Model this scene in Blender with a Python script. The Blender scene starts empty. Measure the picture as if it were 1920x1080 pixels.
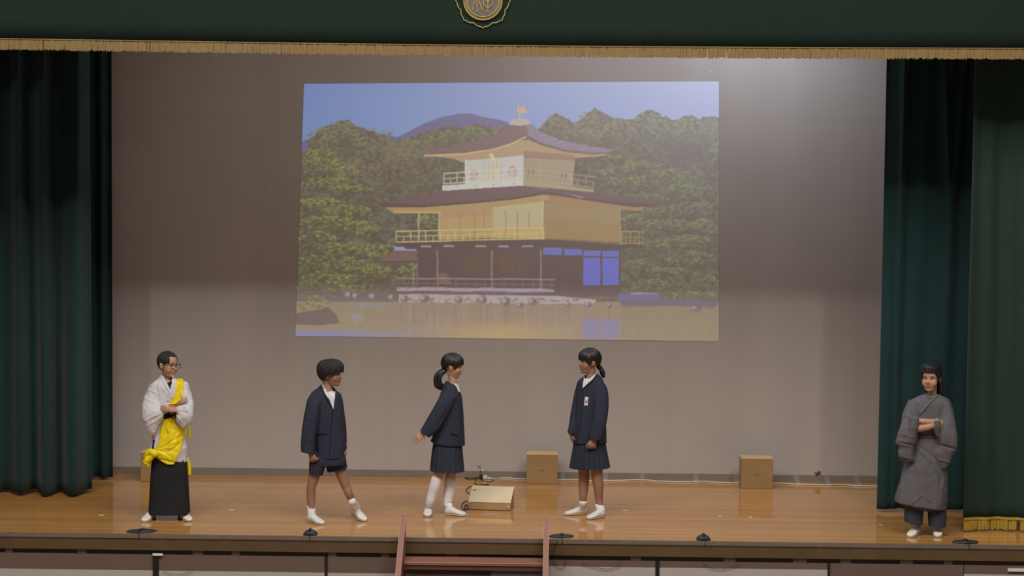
import bpy, bmesh, math, random
import numpy as np
from mathutils import Vector, Matrix, noise as mnoise
from mathutils.bvhtree import BVHTree

# ------------------------------------------------------------------ camera
SC = bpy.context.scene
COL = SC.collection
FPX = 4085.0                                  # focal length in pixels (1920 wide)
CAM = Vector((0.52, -18.0, 3.4))
ROT = (Matrix.Rotation(math.radians(0.90), 3, 'Z') @ Matrix.Rotation(math.radians(90 - 4.15), 3, 'X')
       @ Matrix.Rotation(math.radians(0.57), 3, 'Z'))
cd = bpy.data.cameras.new('camera'); co = bpy.data.objects.new('camera', cd); COL.objects.link(co)
cd.sensor_width = 36.0; cd.lens = FPX / 1920 * 36.0; cd.clip_end = 200
co.matrix_world = Matrix.Translation(CAM) @ ROT.to_4x4()
SC.camera = co
SC.view_settings.view_transform = 'Standard'
SC.view_settings.look = 'None'
SC.view_settings.gamma = 1.0
SC.view_settings.use_curve_mapping = False
SC.view_settings.exposure = 0.0
# ------------------------------------------------------------------ world and large lights
wd = bpy.data.worlds.new('hall_air'); SC.world = wd; wd.use_nodes = True
bg = wd.node_tree.nodes['Background']; bg.inputs[0].default_value = (0.93, 0.96, 1.0, 1); bg.inputs[1].default_value = 0.15

def lamp(name, kind, loc, target, energy, color, size=0.5, sizey=None, spot=None, blend=0.5):
    l = bpy.data.lights.new(name, kind); l.energy = energy; l.color = color
    if kind == 'AREA':
        l.shape = 'RECTANGLE'; l.size = size; l.size_y = sizey or size
    else:
        l.shadow_soft_size = size
    if kind == 'SPOT':
        l.spot_size = math.radians(spot); l.spot_blend = blend
    o = bpy.data.objects.new(name, l); COL.objects.link(o); o.location = loc
    o.rotation_euler = (Vector(target) - Vector(loc)).to_track_quat('-Z', 'Y').to_euler()
    return o
# two banks of gym ceiling lamps in the hall, right and left of the aisle, and the wide bank nearer the stage
lamp('hall_lamp', 'AREA', (5.6, -9.5, 10.25), (0, 2, 0.5), 160, (1.0, 0.97, 0.93), 0.45)
lamp('hall_lamp', 'AREA', (-6.9, -9.5, 10.25), (0, 2, 0.5), 180, (1.0, 0.97, 0.93), 0.45)
lamp('hall_lamp_bank', 'AREA', (0, -7.0, 10.1), (0, -6.99, 0), 1350, (1.0, 0.97, 0.93), 11.0, 4.8)
# stage border lamps above the valance, the strongest near the right of the back wall
lamp('stage_border_lamp', 'AREA', (2.5, 1.98, 4.95), (2.35, 3.3, 2.5), 25, (0.74, 0.84, 1.0), 1.2, 0.2)
lamp('stage_border_lamp', 'AREA', (0.6, 1.85, 4.9), (0.4, 3.1, 2.0), 8, (0.9, 0.9, 1.0), 1.6, 0.2)
lamp('stage_border_lamp', 'AREA', (0.0, 1.4, 4.9), (0.0, 1.6, 0.0), 22, (1.0, 0.93, 0.88), 6.0, 0.4)

# ------------------------------------------------------------------ helpers
def P(px, py, Y):
    d = ROT @ Vector(((px - 960) / FPX, -(py - 540) / FPX, -1))
    return CAM + d * ((Y - CAM.y) / d.y)
def FL(px, py, z=0.0):
    d = ROT @ Vector(((px - 960) / FPX, -(py - 540) / FPX, -1))
    return CAM + d * ((z - CAM.z) / d.z)
def lin(c):
    return tuple((x / 255 / 12.92) if x / 255 <= 0.04045 else ((x / 255 + 0.055) / 1.055) ** 2.4 for x in c)

def mat(name, col, rough=0.7, metal=0.0, noise=None, bump=None, spec=0.5, sheen=0.0, coat=0.0):
    """col is sRGB 0-255 albedo. noise=(scale, amount, detail), bump=(scale, strength)"""
    m = bpy.data.materials.new(name); m.use_nodes = True
    nt = m.node_tree; b = nt.nodes['Principled BSDF']
    c = lin(col)
    b.inputs['Base Color'].default_value = (*c, 1); b.inputs['Roughness'].default_value = rough
    b.inputs['Metallic'].default_value = metal; b.inputs['Specular IOR Level'].default_value = spec
    if sheen: b.inputs['Sheen Weight'].default_value = sheen
    if coat: b.inputs['Coat Weight'].default_value = coat
    tc = nt.nodes.new('ShaderNodeTexCoord')
    if noise is None: noise = (14.0, 0.10, 4.0)
    n = nt.nodes.new('ShaderNodeTexNoise'); n.inputs['Scale'].default_value = noise[0]; n.inputs['Detail'].default_value = noise[2]
    nt.links.new(tc.outputs['Object'], n.inputs['Vector'])
    r = nt.nodes.new('ShaderNodeMapRange'); r.inputs['To Min'].default_value = 1 - noise[1]; r.inputs['To Max'].default_value = 1 + noise[1]
    nt.links.new(n.outputs['Fac'], r.inputs['Value'])
    mx = nt.nodes.new('ShaderNodeVectorMath'); mx.operation = 'SCALE'; mx.inputs[0].default_value = c
    nt.links.new(r.outputs['Result'], mx.inputs['Scale']); nt.links.new(mx.outputs[0], b.inputs['Base Color'])
    if bump:
        n2 = nt.nodes.new('ShaderNodeTexNoise'); n2.inputs['Scale'].default_value = bump[0]; n2.inputs['Detail'].default_value = 3
        nt.links.new(tc.outputs['Object'], n2.inputs['Vector'])
        bp = nt.nodes.new('ShaderNodeBump'); bp.inputs['Strength'].default_value = bump[1]; bp.inputs['Distance'].default_value = 0.01
        nt.links.new(n2.outputs['Fac'], bp.inputs['Height']); nt.links.new(bp.outputs[0], b.inputs['Normal'])
    return m

def link_mesh(name, verts, faces, m, parent=None, smooth=False):
    me = bpy.data.meshes.new(name)
    me.from_pydata([tuple(v) for v in verts], [], faces); me.update()
    if smooth: me.polygons.foreach_set('use_smooth', [True] * len(me.polygons))
    me.materials.append(m)
    o = bpy.data.objects.new(name, me); COL.objects.link(o)
    if parent:
        o.parent = parent; bpy.context.view_layer.update() if False else None
        o.matrix_parent_inverse = Matrix.Translation(-Vector(parent.location)) if parent.location.length else Matrix.Identity(4)
    return o
def tag(o, label, cat, group=None):
    o['label'] = label; o['category'] = cat
    if group: o['group'] = group
    return o
def thing(name, loc, label, cat, group=None):
    o = bpy.data.objects.new(name, None); COL.objects.link(o); o.location = loc; o.empty_display_size = 0.1
    return tag(o, label, cat, group)
def struct(o):
    o['kind'] = 'structure'; return o

class MB:
    def __init__(s): s.v = []; s.f = []
    def add(s, vf):
        k = len(s.v); s.v += [Vector(p) for p in vf[0]]; s.f += [tuple(i + k for i in f) for f in vf[1]]; return s
    def box(s, lo, hi, rz=0.0, bev=0.0):
        lo = Vector(lo); hi = Vector(hi)
        if bev > 0:
            bm = bmesh.new(); bmesh.ops.create_cube(bm, size=1)
            for v in bm.verts: v.co = Vector(((hi.x-lo.x)*v.co.x, (hi.y-lo.y)*v.co.y, (hi.z-lo.z)*v.co.z)) 
            bmesh.ops.bevel(bm, geom=bm.edges[:], offset=bev, segments=2, affect='EDGES')
            bm.verts.index_update()
            V = [v.co.copy() for v in bm.verts]; F = [tuple(v.index for v in f.verts) for f in bm.faces]; bm.free()
        else:
            h = (hi - lo) / 2
            V = [Vector((x*h.x, y*h.y, z*h.z)) for x in (-1, 1) for y in (-1, 1) for z in (-1, 1)]
            F = [(0,1,3,2), (4,6,7,5), (0,4,5,1), (2,3,7,6), (0,2,6,4), (1,5,7,3)]
        c = (lo + hi) / 2; R = Matrix.Rotation(rz, 3, 'Z')
        return s.add(([R @ v + c for v in V], F))
    def build(s, name, m, parent=None, smooth=False): return link_mesh(name, s.v, s.f, m, parent, smooth)

def rings_mesh(rings, closed_caps=True):
    n = len(rings[0]); V = [p for r in rings for p in r]; F = []
    for i in range(len(rings) - 1):
        for j in range(n):
            F.append((i*n+j, i*n+(j+1) % n, (i+1)*n+(j+1) % n, (i+1)*n+j))
    if closed_caps:
        c0 = sum((Vector(p) for p in rings[0]), Vector()) / n; c1 = sum((Vector(p) for p in rings[-1]), Vector()) / n
        a = len(V); V = V + [c0, c1]; L = (len(rings)-1)*n
        for j in range(n):
            F.append((a, (j+1) % n, j)); F.append((a+1, L+j, L+(j+1) % n))
    return V, F
def catmull(pts, sub):
    if sub <= 1 or len(pts) < 3: 
        return pts if sub <= 1 else [tuple(a+(b-a)*k/sub for a, b in zip(pts[i], pts[i+1])) for i in range(len(pts)-1) for k in range(sub)] + [pts[-1]]
    out = []
    for i in range(len(pts)-1):
        p0 = pts[max(i-1, 0)]; p1 = pts[i]; p2 = pts[i+1]; p3 = pts[min(i+2, len(pts)-1)]
        for k in range(sub):
            t = k / sub
            out.append(tuple(0.5*((2*b)+(-a+c)*t+(2*a-5*b+4*c-d)*t*t+(-a+3*b-3*c+d)*t**3) for a, b, c, d in zip(p0, p1, p2, p3)))
    out.append(tuple(pts[-1])); return out
def tube(pts, radii, n=10, sub=4, flat=1.0, up=None):
    """round-capped tapered tube"""
    q = catmull([tuple(p) + (r,) for p, r in zip(pts, radii)], sub)
    C = [Vector(a[:3]) for a in q]; Rr = [max(a[3], 1e-4) for a in q]
    rings = []; prev = None
    for i, c in enumerate(C):
        t = (C[min(i+1, len(C)-1)] - C[max(i-1, 0)])
        if t.length < 1e-9: t = Vector((0, 0, 1))
        t.normalize()
        if prev is None:
            a = Vector(up) if up else (Vector((0, 0, 1)) if abs(t.z) < 0.9 else Vector((1, 0, 0)))
            u = (a - t * a.dot(t)).normalized()
        else:
            u = (prev - t * prev.dot(t)).normalized()
        prev = u; w = t.cross(u)
        rings.append([c + (u*math.cos(2*math.pi*j/n)*flat + w*math.sin(2*math.pi*j/n)) * Rr[i] for j in range(n)])
    # rounded ends
    def shrink(r, c, d, k): return [c + (p - c) * k + d for p in r]
    t0 = (C[0]-C[1]).normalized(); t1 = (C[-1]-C[-2]).normalized()
    rings = [shrink(rings[0], C[0], t0*Rr[0]*0.8*flat, 0.35), shrink(rings[0], C[0], t0*Rr[0]*0.5*flat, 0.8)] + rings + \
            [shrink(rings[-1], C[-1], t1*Rr[-1]*0.5*flat, 0.8), shrink(rings[-1], C[-1], t1*Rr[-1]*0.8*flat, 0.35)]
    return rings_mesh(rings)
def ellipsoid(c, r, R=None, n=20, m=14):
    c = Vector(c); rings = []
    for i in range(1, m):
        a = math.pi * i / m
        rings.append([Vector((r[0]*math.sin(a)*math.cos(2*math.pi*j/n), r[1]*math.sin(a)*math.sin(2*math.pi*j/n), r[2]*math.cos(a))) for j in range(n)])
    V, F = rings_mesh(rings)
    V[-2] = Vector((0, 0, r[2])); V[-1] = Vector((0, 0, -r[2]))
    if R is not None: V = [R @ v for v in V]
    return [v + c for v in V], F
def cable(name, pts, r, m, parent=None, sub=6, n=6):
    V, F = tube(pts, [r]*len(pts), n, sub); return link_mesh(name, V, F, m, parent, True)

# ------------------------------------------------------------------ setting
YB = 3.12                                        # back wall
def wall_material():
    m = bpy.data.materials.new('painted_plaster'); m.use_nodes = True; nt = m.node_tree; N = nt.nodes.new; L = nt.links.new
    b = nt.nodes['Principled BSDF']; b.inputs['Roughness'].default_value = 0.62
    tc = N('ShaderNodeTexCoord')
    mp = N('ShaderNodeMapping'); mp.inputs['Scale'].default_value = (3.2, 1, 0.18); L(tc.outputs['Object'], mp.inputs['Vector'])
    n1 = N('ShaderNodeTexNoise'); n1.inputs['Scale'].default_value = 1.0; n1.inputs['Detail'].default_value = 5; L(mp.outputs[0], n1.inputs['Vector'])
    n2 = N('ShaderNodeTexNoise'); n2.inputs['Scale'].default_value = 1.1; n2.inputs['Detail'].default_value = 6; L(tc.outputs['Object'], n2.inputs['Vector'])
    ad = N('ShaderNodeMath'); ad.operation = 'ADD'; L(n1.outputs['Fac'], ad.inputs[0]); L(n2.outputs['Fac'], ad.inputs[1])
    rp = N('ShaderNodeMapRange'); rp.inputs['From Min'].default_value = 0.6; rp.inputs['From Max'].default_value = 1.4
    L(ad.outputs[0], rp.inputs['Value'])
    mx = N('ShaderNodeMix'); mx.data_type = 'RGBA'; L(rp.outputs[0], mx.inputs['Factor'])
    mx.inputs['A'].default_value = (*lin((176, 166, 159)), 1); mx.inputs['B'].default_value = (*lin((186, 176, 169)), 1)
    # small scuffs
    v = N('ShaderNodeTexVoronoi'); v.inputs['Scale'].default_value = 2.3; L(tc.outputs['Object'], v.inputs['Vector'])
    lt = N('ShaderNodeMath'); lt.operation = 'LESS_THAN'; lt.inputs[1].default_value = 0.022; L(v.outputs['Distance'], lt.inputs[0])
    m2 = N('ShaderNodeMix'); m2.data_type = 'RGBA'; L(lt.outputs[0], m2.inputs['Factor']); L(mx.outputs['Result'], m2.inputs['A'])
    m2.inputs['B'].default_value = (*lin((205, 199, 192)), 1)
    # panel seam
    sp = N('ShaderNodeSeparateXYZ'); L(tc.outputs['Object'], sp.inputs[0])
    sb = N('ShaderNodeMath'); sb.operation = 'SUBTRACT'; L(sp.outputs['Z'], sb.inputs[0]); sb.inputs[1].default_value = P(1500, 224, YB).z
    ab = N('ShaderNodeMath'); ab.operation = 'ABSOLUTE'; L(sb.outputs[0], ab.inputs[0])
    l2 = N('ShaderNodeMath'); l2.operation = 'LESS_THAN'; l2.inputs[1].default_value = 0.003; L(ab.outputs[0], l2.inputs[0])
    m3 = N('ShaderNodeMix'); m3.data_type = 'RGBA'; L(l2.outputs[0], m3.inputs['Factor']); L(m2.outputs['Result'], m3.inputs['A'])
    m3.inputs['B'].default_value = (*lin((170, 161, 154)), 1)
    L(m3.outputs['Result'], b.inputs['Base Color'])
    bn = N('ShaderNodeTexNoise'); bn.inputs['Scale'].default_value = 160; L(tc.outputs['Object'], bn.inputs['Vector'])
    bp = N('ShaderNodeBump'); bp.inputs['Strength'].default_value = 0.12; bp.inputs['Distance'].default_value = 0.003; L(bn.outputs['Fac'], bp.inputs['Height']); L(bp.outputs[0], b.inputs['Normal'])
    return m
def floor_material():
    m = bpy.data.materials.new('varnished_floorboards'); m.use_nodes = True; nt = m.node_tree; N = nt.nodes.new; L = nt.links.new
    b = nt.nodes['Principled BSDF']
    tc = N('ShaderNodeTexCoord')
    br = N('ShaderNodeTexBrick'); br.inputs['Scale'].default_value = 1.0; br.inputs['Brick Width'].default_value = 60.0; br.inputs['Row Height'].default_value = 0.075
    br.inputs['Mortar Size'].default_value = 0.0018; br.inputs['Mortar Smooth'].default_value = 0.3; br.offset = 0.43; br.inputs['Bias'].default_value = 0.0
    br.inputs['Color1'].default_value = (*lin((186, 130, 68)), 1); br.inputs['Color2'].default_value = (*lin((200, 148, 86)), 1)
    br.inputs['Mortar'].default_value = (*lin((174, 122, 70)), 1)
    L(tc.outputs['Object'], br.inputs['Vector'])
    mp = N('ShaderNodeMapping'); mp.inputs['Scale'].default_value = (1.2, 26, 1); L(tc.outputs['Object'], mp.inputs['Vector'])
    n1 = N('ShaderNodeTexNoise'); n1.inputs['Scale'].default_value = 1.0; n1.inputs['Detail'].default_value = 5; n1.inputs['Roughness'].default_value = 0.65; L(mp.outputs[0], n1.inputs['Vector'])
    r1 = N('ShaderNodeMapRange'); r1.inputs['To Min'].default_value = 0.80; r1.inputs['To Max'].default_value = 1.18; L(n1.outputs['Fac'], r1.inputs['Value'])
    n3 = N('ShaderNodeTexNoise'); n3.inputs['Scale'].default_value = 0.9; n3.inputs['Detail'].default_value = 2; L(tc.outputs['Object'], n3.inputs['Vector'])
    r3 = N('ShaderNodeMapRange'); r3.inputs['To Min'].default_value = 0.86; r3.inputs['To Max'].default_value = 1.12; L(n3.outputs['Fac'], r3.inputs['Value'])
    mm = N('ShaderNodeMath'); mm.operation = 'MULTIPLY'; L(r1.outputs[0], mm.inputs[0]); L(r3.outputs[0], mm.inputs[1])
    sc = N('ShaderNodeVectorMath'); sc.operation = 'SCALE'; L(br.outputs['Color'], sc.inputs[0]); L(mm.outputs[0], sc.inputs['Scale'])
    L(sc.outputs[0], b.inputs['Base Color'])
    rr = N('ShaderNodeMapRange'); rr.inputs['To Min'].default_value = 0.045; rr.inputs['To Max'].default_value = 0.10; b.inputs['Specular IOR Level'].default_value = 0.62; L(n3.outputs['Fac'], rr.inputs['Value'])
    L(rr.outputs[0], b.inputs['Roughness'])
    bp = N('ShaderNodeBump'); bp.inputs['Strength'].default_value = 0.02; bp.inputs['Distance'].default_value = 0.002; L(n1.outputs['Fac'], bp.inputs['Height']); L(bp.outputs[0], b.inputs['Normal'])
    return m
M_WALL = wall_material(); M_FLOOR = floor_material()
M_BASE = mat('grey_baseboard', (132, 119, 106), 0.6)
M_SIDE = mat('dark_side_wall', (92, 86, 82), 0.8)
M_VELVET = mat('green_velvet', (30, 56, 56), 0.9, noise=(5, 0.18, 3), bump=(90, 0.25), sheen=0.12, spec=0.15)
M_VELVET2 = mat('green_main_curtain_velvet', (40, 58, 50), 0.9, noise=(4, 0.12, 3), bump=(90, 0.25), sheen=0.10, spec=0.15)
M_VAL = mat('dark_green_valance_velvet', (33, 46, 38), 0.95, noise=(8, 0.08, 3), bump=(70, 0.2), spec=0.1)
M_GOLD = mat('gold_fringe_yarn', (138, 112, 70), 0.85, noise=(60, 0.3, 3))
M_GOLD2 = mat('bright_gold_fringe_yarn', (176, 144, 50), 0.6, noise=(60, 0.25, 3))

def wallbox(name, lo, hi, m, **k):
    o = MB().box(lo, hi, **k).build(name, m); return struct(o)
XL, XR = -5.6, 6.2
wallbox('wall_back', (XL, YB, -0.02), (XR, YB + 0.15, 5.6), M_WALL)
wallbox('wall_left', (XL - 0.15, 0.0, -0.02), (XL, YB + 0.15, 5.6), M_SIDE)
wallbox('wall_right', (XR, 0.0, -0.02), (XR + 0.15, YB + 0.15, 5.6), M_SIDE)
wallbox('ceiling', (XL - 0.15, 0.0, 5.6), (XR + 0.15, YB + 0.15, 5.75), M_SIDE)
# proscenium wall around the opening (just outside the picture)
wallbox('wall_front', (XL - 3, -0.02, -1.0), (-5.0, 0.0 + 0.1, 8.0), M_WALL)
wallbox('wall_front', (5.6, -0.02, -1.0), (XR + 3, 0.1, 8.0), M_WALL)
wallbox('wall_front', (-5.0, 0.12, 4.75), (5.6, 0.22, 8.0), M_WALL)
wallbox('floor', (-5.0, -0.03, -0.10), (5.6, YB, 0.0), M_FLOOR)
wallbox('floor', (-12, -16, -1.15), (12, 0.0, -1.0), mat('hall_floor', (150, 120, 85), 0.3, noise=(3, 0.1, 3)))
wallbox('baseboard_back', (XL, YB - 0.014, 0.0), (XR, YB, 0.069), M_BASE)

M_NOSE = mat('worn_stage_nosing', (112, 98, 84), 0.6, noise=(22, 0.3, 5))
M_FASCIA = mat('dark_stained_fascia', (92, 70, 42), 0.55, noise=(3.5, 0.35, 6), bump=(20, 0.1))
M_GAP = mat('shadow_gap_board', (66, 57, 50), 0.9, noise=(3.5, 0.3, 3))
M_BROWN = mat('brown_fascia_board', (106, 84, 73), 0.75, noise=(2, 0.06, 3))
M_WHITEP = mat('pale_apron_panel', (178, 170, 162), 0.8, noise=(9, 0.05, 5))
M_BLACK = mat('black_plastic', (18, 18, 20), 0.5)
nose = wallbox('trim_1', (-5.0, -0.07, -0.035), (5.6, -0.0305, 0.003), M_NOSE, bev=0.006)
wallbox('trim_2', (-5.0, -0.060, -0.130), (5.6, -0.0305, -0.035), M_FASCIA)
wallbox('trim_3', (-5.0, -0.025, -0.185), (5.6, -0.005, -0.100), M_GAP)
# apron panels under the stage edge
def apron(px0, px1, zt, zb, m, name='wall_apron', y=-0.045):
    a = P(px0, 1060, y).x; b = P(px1, 1060, y).x
    return wallbox(name, (a, y, zb), (b, -0.005 if y < -0.01 else 0, zt), m)
rnd = random.Random(4)
ZT = -0.172
apron(-330, 1029, ZT, -0.305, M_BROWN)
apron(1029, 1552, ZT, -0.225, M_BROWN)
apron(1556, 1806, ZT, -0.99, M_BROWN)
apron(1808, 2250, ZT, -0.245, M_BROWN)
apron(-330, 1026, -0.305, -0.99, M_WHITEP)
apron(1029, 1552, -0.225, -0.99, M_WHITEP, y=-0.047)
apron(1808, 2250, -0.245, -0.99, M_WHITEP, y=-0.047)
# dark joint strips between the apron panels
for i, (x0, x1) in enumerate([(286.5, 297.5), (609, 614), (1229, 1236.5), (1552, 1556)]):
    a = P(x0, 1060, -0.055).x; b = P(x1, 1060, -0.055).x
    wallbox('trim_%d' % (4+i), (a, -0.056, -0.99), (b, -0.006, ZT + 0.006), M_BLACK)
# pale patches (packing blocks) seen in the recess under the fascia
M_BLOCK = mat('pale_packing_block', (112, 98, 90), 0.8)
for px, w in [(17, 14), (154, 16), (371, 20), (442, 15), (623, 16), (722, 15), (847, 22), (1192, 20), (1368, 22), (1500, 26), (1586, 20), (1700, 24), (1778, 16)]:
    a = P(px - w/2, 1042, -0.03).x; b = P(px + w/2, 1042, -0.03).x
    o = MB().box((a, -0.034, -0.170), (b, -0.0252, -0.134)).build('packing_block', M_BLOCK)
    tag(o, 'small pale block wedged in the dark gap under the stage edge', 'block', 'blocks in the gap under the stage edge')
M_TAPE = mat('white_tape', (225, 222, 215), 0.5)
a = P(286, 1038, -0.07); b = P(305, 1042, -0.07)
tag(MB().box((a.x, -0.0695, b.z), (b.x, -0.0565, a.z)).build('tape', M_TAPE), 'white tape at the top of the thick black joint strip below the stage edge', 'tape')
a = P(1890, 1066, -0.06); b = P(1925, 1072, -0.06)
tag(MB().box((a.x, -0.0630, b.z), (b.x, -0.0475, a.z)).build('tape', M_TAPE), 'white tape under the stage edge at the far right', 'tape')

# ------------------------------------------------------------------ curtains
def curtain(name, m, x0, x1, Y, z0, z1, offs, label, hem=None, parent_extra=None, nx=160, nz=40, thick=0.02, lean=0.0):
    """offs(s, t): depth offset of the cloth at width fraction s and height fraction t"""
    V = []; F = []
    for back in (0, 1):
        for i in range(nz + 1):
            t = i / nz
            for j in range(nx + 1):
                s = j / nx
                zb = z0 + (hem(s) if hem else 0)
                z = zb + (z1 - zb) * t
                V.append((x0 + (x1 - x0) * s + lean * (1 - t) * (s), Y - offs(s, t) + (thick if back else 0), z))
    n = nx + 1; S = n * (nz + 1)
    for i in range(nz):
        for j in range(nx):
            a = i*n+j; F.append((a, a+1, a+n+1, a+n)); F.append((S+a, S+a+n, S+a+n+1, S+a+1))
    for j in range(nx):
        F.append((j, S+j, S+j+1, j+1)); k = nz*n+j; F.append((k, k+1, S+k+1, S+k))
    for i in range(nz):
        a = i*n; F.append((a, a+n, S+a+n, S+a)); b = i*n+nx; F.append((b, S+b, S+b+n, b+n))
    root = thing(name, ((x0+x1)/2, Y, 0), label, 'curtain')
    link_mesh('cloth', V, F, m, root, True)
    return root
def bump1(s, c, w): return math.exp(-((s - c) / w) ** 2)
def saw(u):                                    # a fold: slow rise, quick fall
    u = u - math.floor(u); return u / 0.72 if u < 0.72 else (1 - u) / 0.28
def folds_left(s, t):
    k = 1 - 0.25 * t
    w = s * 5.0 + 0.12 * math.sin(s * 9 + t * 1.4)
    a = 0.26 * (0.5 - 0.5 * math.cos(2 * math.pi * (saw(w) * 0.5)))
    return k * a + 0.018 * math.sin(31 * s + 2.5 * t) + 0.02 * bump1(s, 0.72, 0.05) * (1 - t)
xl = P(-110, 500, 1.9).x; xr = P(168, 500, 1.9).x
curtain('stage_curtain', M_VELVET, xl, xr, 1.95, 0.015, 5.0, folds_left, 'wide dark green velvet side curtain at the far left of the stage', hem=lambda s: 0.012 * math.sin(s * 14) + 0.012)
def folds_rear(s, t): return 0.045 * (0.5 - 0.5 * math.cos(2 * math.pi * (s * 5.2 + 0.1))) + 0.01 * math.sin(23 * s + t)
xl = P(90, 500, 2.7).x; xr = P(209, 500, 2.7).x
curtain('stage_curtain', M_VELVET, xl, xr, 2.74, 0.015, 5.0, folds_rear, 'narrow dark green curtain strip between the left side curtain and the back wall', hem=lambda s: 0.008 * math.sin(s * 20) + 0.01)
# right-hand side curtain with a draped swag fold
def folds_right(s, t):
    g = 0.05 * (0.5 - 0.5 * math.cos(2 * math.pi * (s * 4.0 + 0.15 * (1 - t)))) + 0.05 * bump1(s, 0.17, 0.035)
    hw = 0.17 * max(0.0, (t - 0.52) / 0.48) ** 0.8       # the V-shaped drape narrowing downwards
    c = 0.66
    if t > 0.52:
        g += 0.07 * (bump1(s, c - hw, 0.04) + bump1(s, c + hw * 0.9, 0.04)) * min(1, (t - 0.52) * 8)
    else:
        g += 0.04 * bump1(s, c, 0.06) * t * 1.9
    return g + 0.012 * math.sin(27 * s + 3 * t)
xl = P(1659, 500, 1.35).x; xr = P(1850, 500, 1.35).x
curtain('stage_curtain', M_VELVET, xl, xr, 1.5, 0.015, 5.0, folds_right, 'dark green side curtain behind the person in the grey robe', hem=lambda s: 0.01 + 0.012 * math.sin(s * 9), nx=200, nz=70)
# main house curtain at the far right, with its gold fringe
def folds_main(s, t): return 0.022 * math.sin(s * 19 + 0.8 * t) + 0.012 * math.sin(s * 47 + 2 * t) + 0.05 * bump1(s, 0.0, 0.03)
YM = 0.62
xl = P(1806, 900, YM).x; xr = P(2080, 900, YM).x; zh = P(1860, 974, YM).z
root = curtain('stage_curtain', M_VELVET2, xl, xr, YM, zh, 5.0, folds_main, 'flat dark green house curtain at the far right, yellow fringe above the stage floor')
def fringe(name, m, x0, x1, n, yfun, ztop, zbot, parent, rnd, band=0.02, gaps=(), w=1.25):
    mb = MB(); dx = (x1 - x0) / n
    for i in range(n):
        x = x0 + dx * (i + 0.5)
        if any(a < x < b for a, b in gaps) or (n > 500 and rnd.random() < 0.035): continue
        y = yfun(x); zt = ztop(x); zb = zbot(x) + rnd.uniform(-0.006, 0.008)
        lean = rnd.uniform(-0.5, 0.5) * dx; hw = dx * w / 2; dy = rnd.uniform(0, 0.008)
        a = [(x-hw, y-0.004-dy, zt-band*0.5), (x+hw, y-0.004-dy, zt-band*0.5), (x+hw*0.8+lean, y-0.002-dy, zb), (x-hw*0.8+lean, y-0.002-dy, zb)]
        b = [(p[0], p[1] + 0.006, p[2]) for p in a]
        mb.add((a + b, [(0,1,2,3), (7,6,5,4), (0,4,5,1), (1,5,6,2), (2,6,7,3), (3,7,4,0)]))
    k = 120; a = []; 
    for i in range(k + 1):
        x = x0 + (x1 - x0) * i / k; y = yfun(x); z = ztop(x)
        a += [(x, y-0.016, z), (x, y-0.016, z-band), (x, y+0.004, z-band), (x, y+0.004, z)]
    F = []
    for i in range(k):
        for q in range(4): F.append((i*4+q, i*4+(q+1) % 4, (i+1)*4+(q+1) % 4, (i+1)*4+q))
    mb.add((a, F)); return mb.build(name, m, parent)
zfb = P(1860, 1004, YM).z
pxx = lambda p: P(p, 990, YM).x
fr = fringe('fringe', M_GOLD2, xl, xr, 130, lambda x: YM - 0.02 - folds_main((x-xl)/(xr-xl), 0), lambda x: zh + 0.025, lambda x: max(zfb, 0.006) + 0.008, root, random.Random(3), gaps=((pxx(1852), pxx(1857)), (pxx(1867), pxx(1869.5)), (pxx(1888), pxx(1890)), (pxx(1905), pxx(1911))))
fr['label'] = 'yellow gold fringe along the curtain hem'; fr['kind'] = 'stuff'
tag(root, root['label'], 'curtain')

# valance above with fringe and round crest
YV = -0.12
vx = lambda p: P(p, 60, YV).x
def vz(x, p0):                                  # the hem sags a little across the opening
    s = (x - vx(0)) / (vx(1920) - vx(0)); y = p0 + 18.5 * s + 4.0 * math.sin(math.pi * min(max(s, 0), 1)); px = s * 1920
    return P(px, y, YV).z
x0 = vx(-120); x1 = vx(2040)
root = thing('stage_valance', (0, YV, 4.2), 'long dark green valance across the top with gold fringe and a round crest', 'valance')
V = []; F = []; nx = 240
for back in (0, 1):
    for i in range(9):
        for j in range(nx + 1):
            x = x0 + (x1 - x0) * j / nx; zb = vz(x, 73); z = zb + (5.3 - zb) * i / 8
            V.append((x, YV + 0.006 * math.sin(x * 3.1) + (0.03 if back else 0), z))
n = nx + 1; S = n * 9
for i in range(8):
    for j in range(nx):
        a = i*n+j; F += [(a, a+1, a+n+1, a+n), (S+a, S+a+n, S+a+n+1, S+a+1)]
for j in range(nx): F += [(j, S+j, S+j+1, j+1), (8*n+j, 8*n+j+1, S+8*n+j+1, S+8*n+j)]
for i in range(8): F += [(i*n, (i+1)*n, S+(i+1)*n, S+i*n), (i*n+nx, S+i*n+nx, S+(i+1)*n+nx, (i+1)*n+nx)]
link_mesh('cloth', V, F, M_VAL, root, True)
fr = fringe('fringe', M_GOLD, x0, x1, 1500, lambda x: YV - 0.012 + 0.006 * math.sin(x * 3.1), lambda x: vz(x, 71.5), lambda x: vz(x, 92.5), root, random.Random(7), band=0.008, w=2.0)
fr['label'] = 'dull gold thread fringe along the lower edge'; fr['kind'] = 'stuff'
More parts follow.
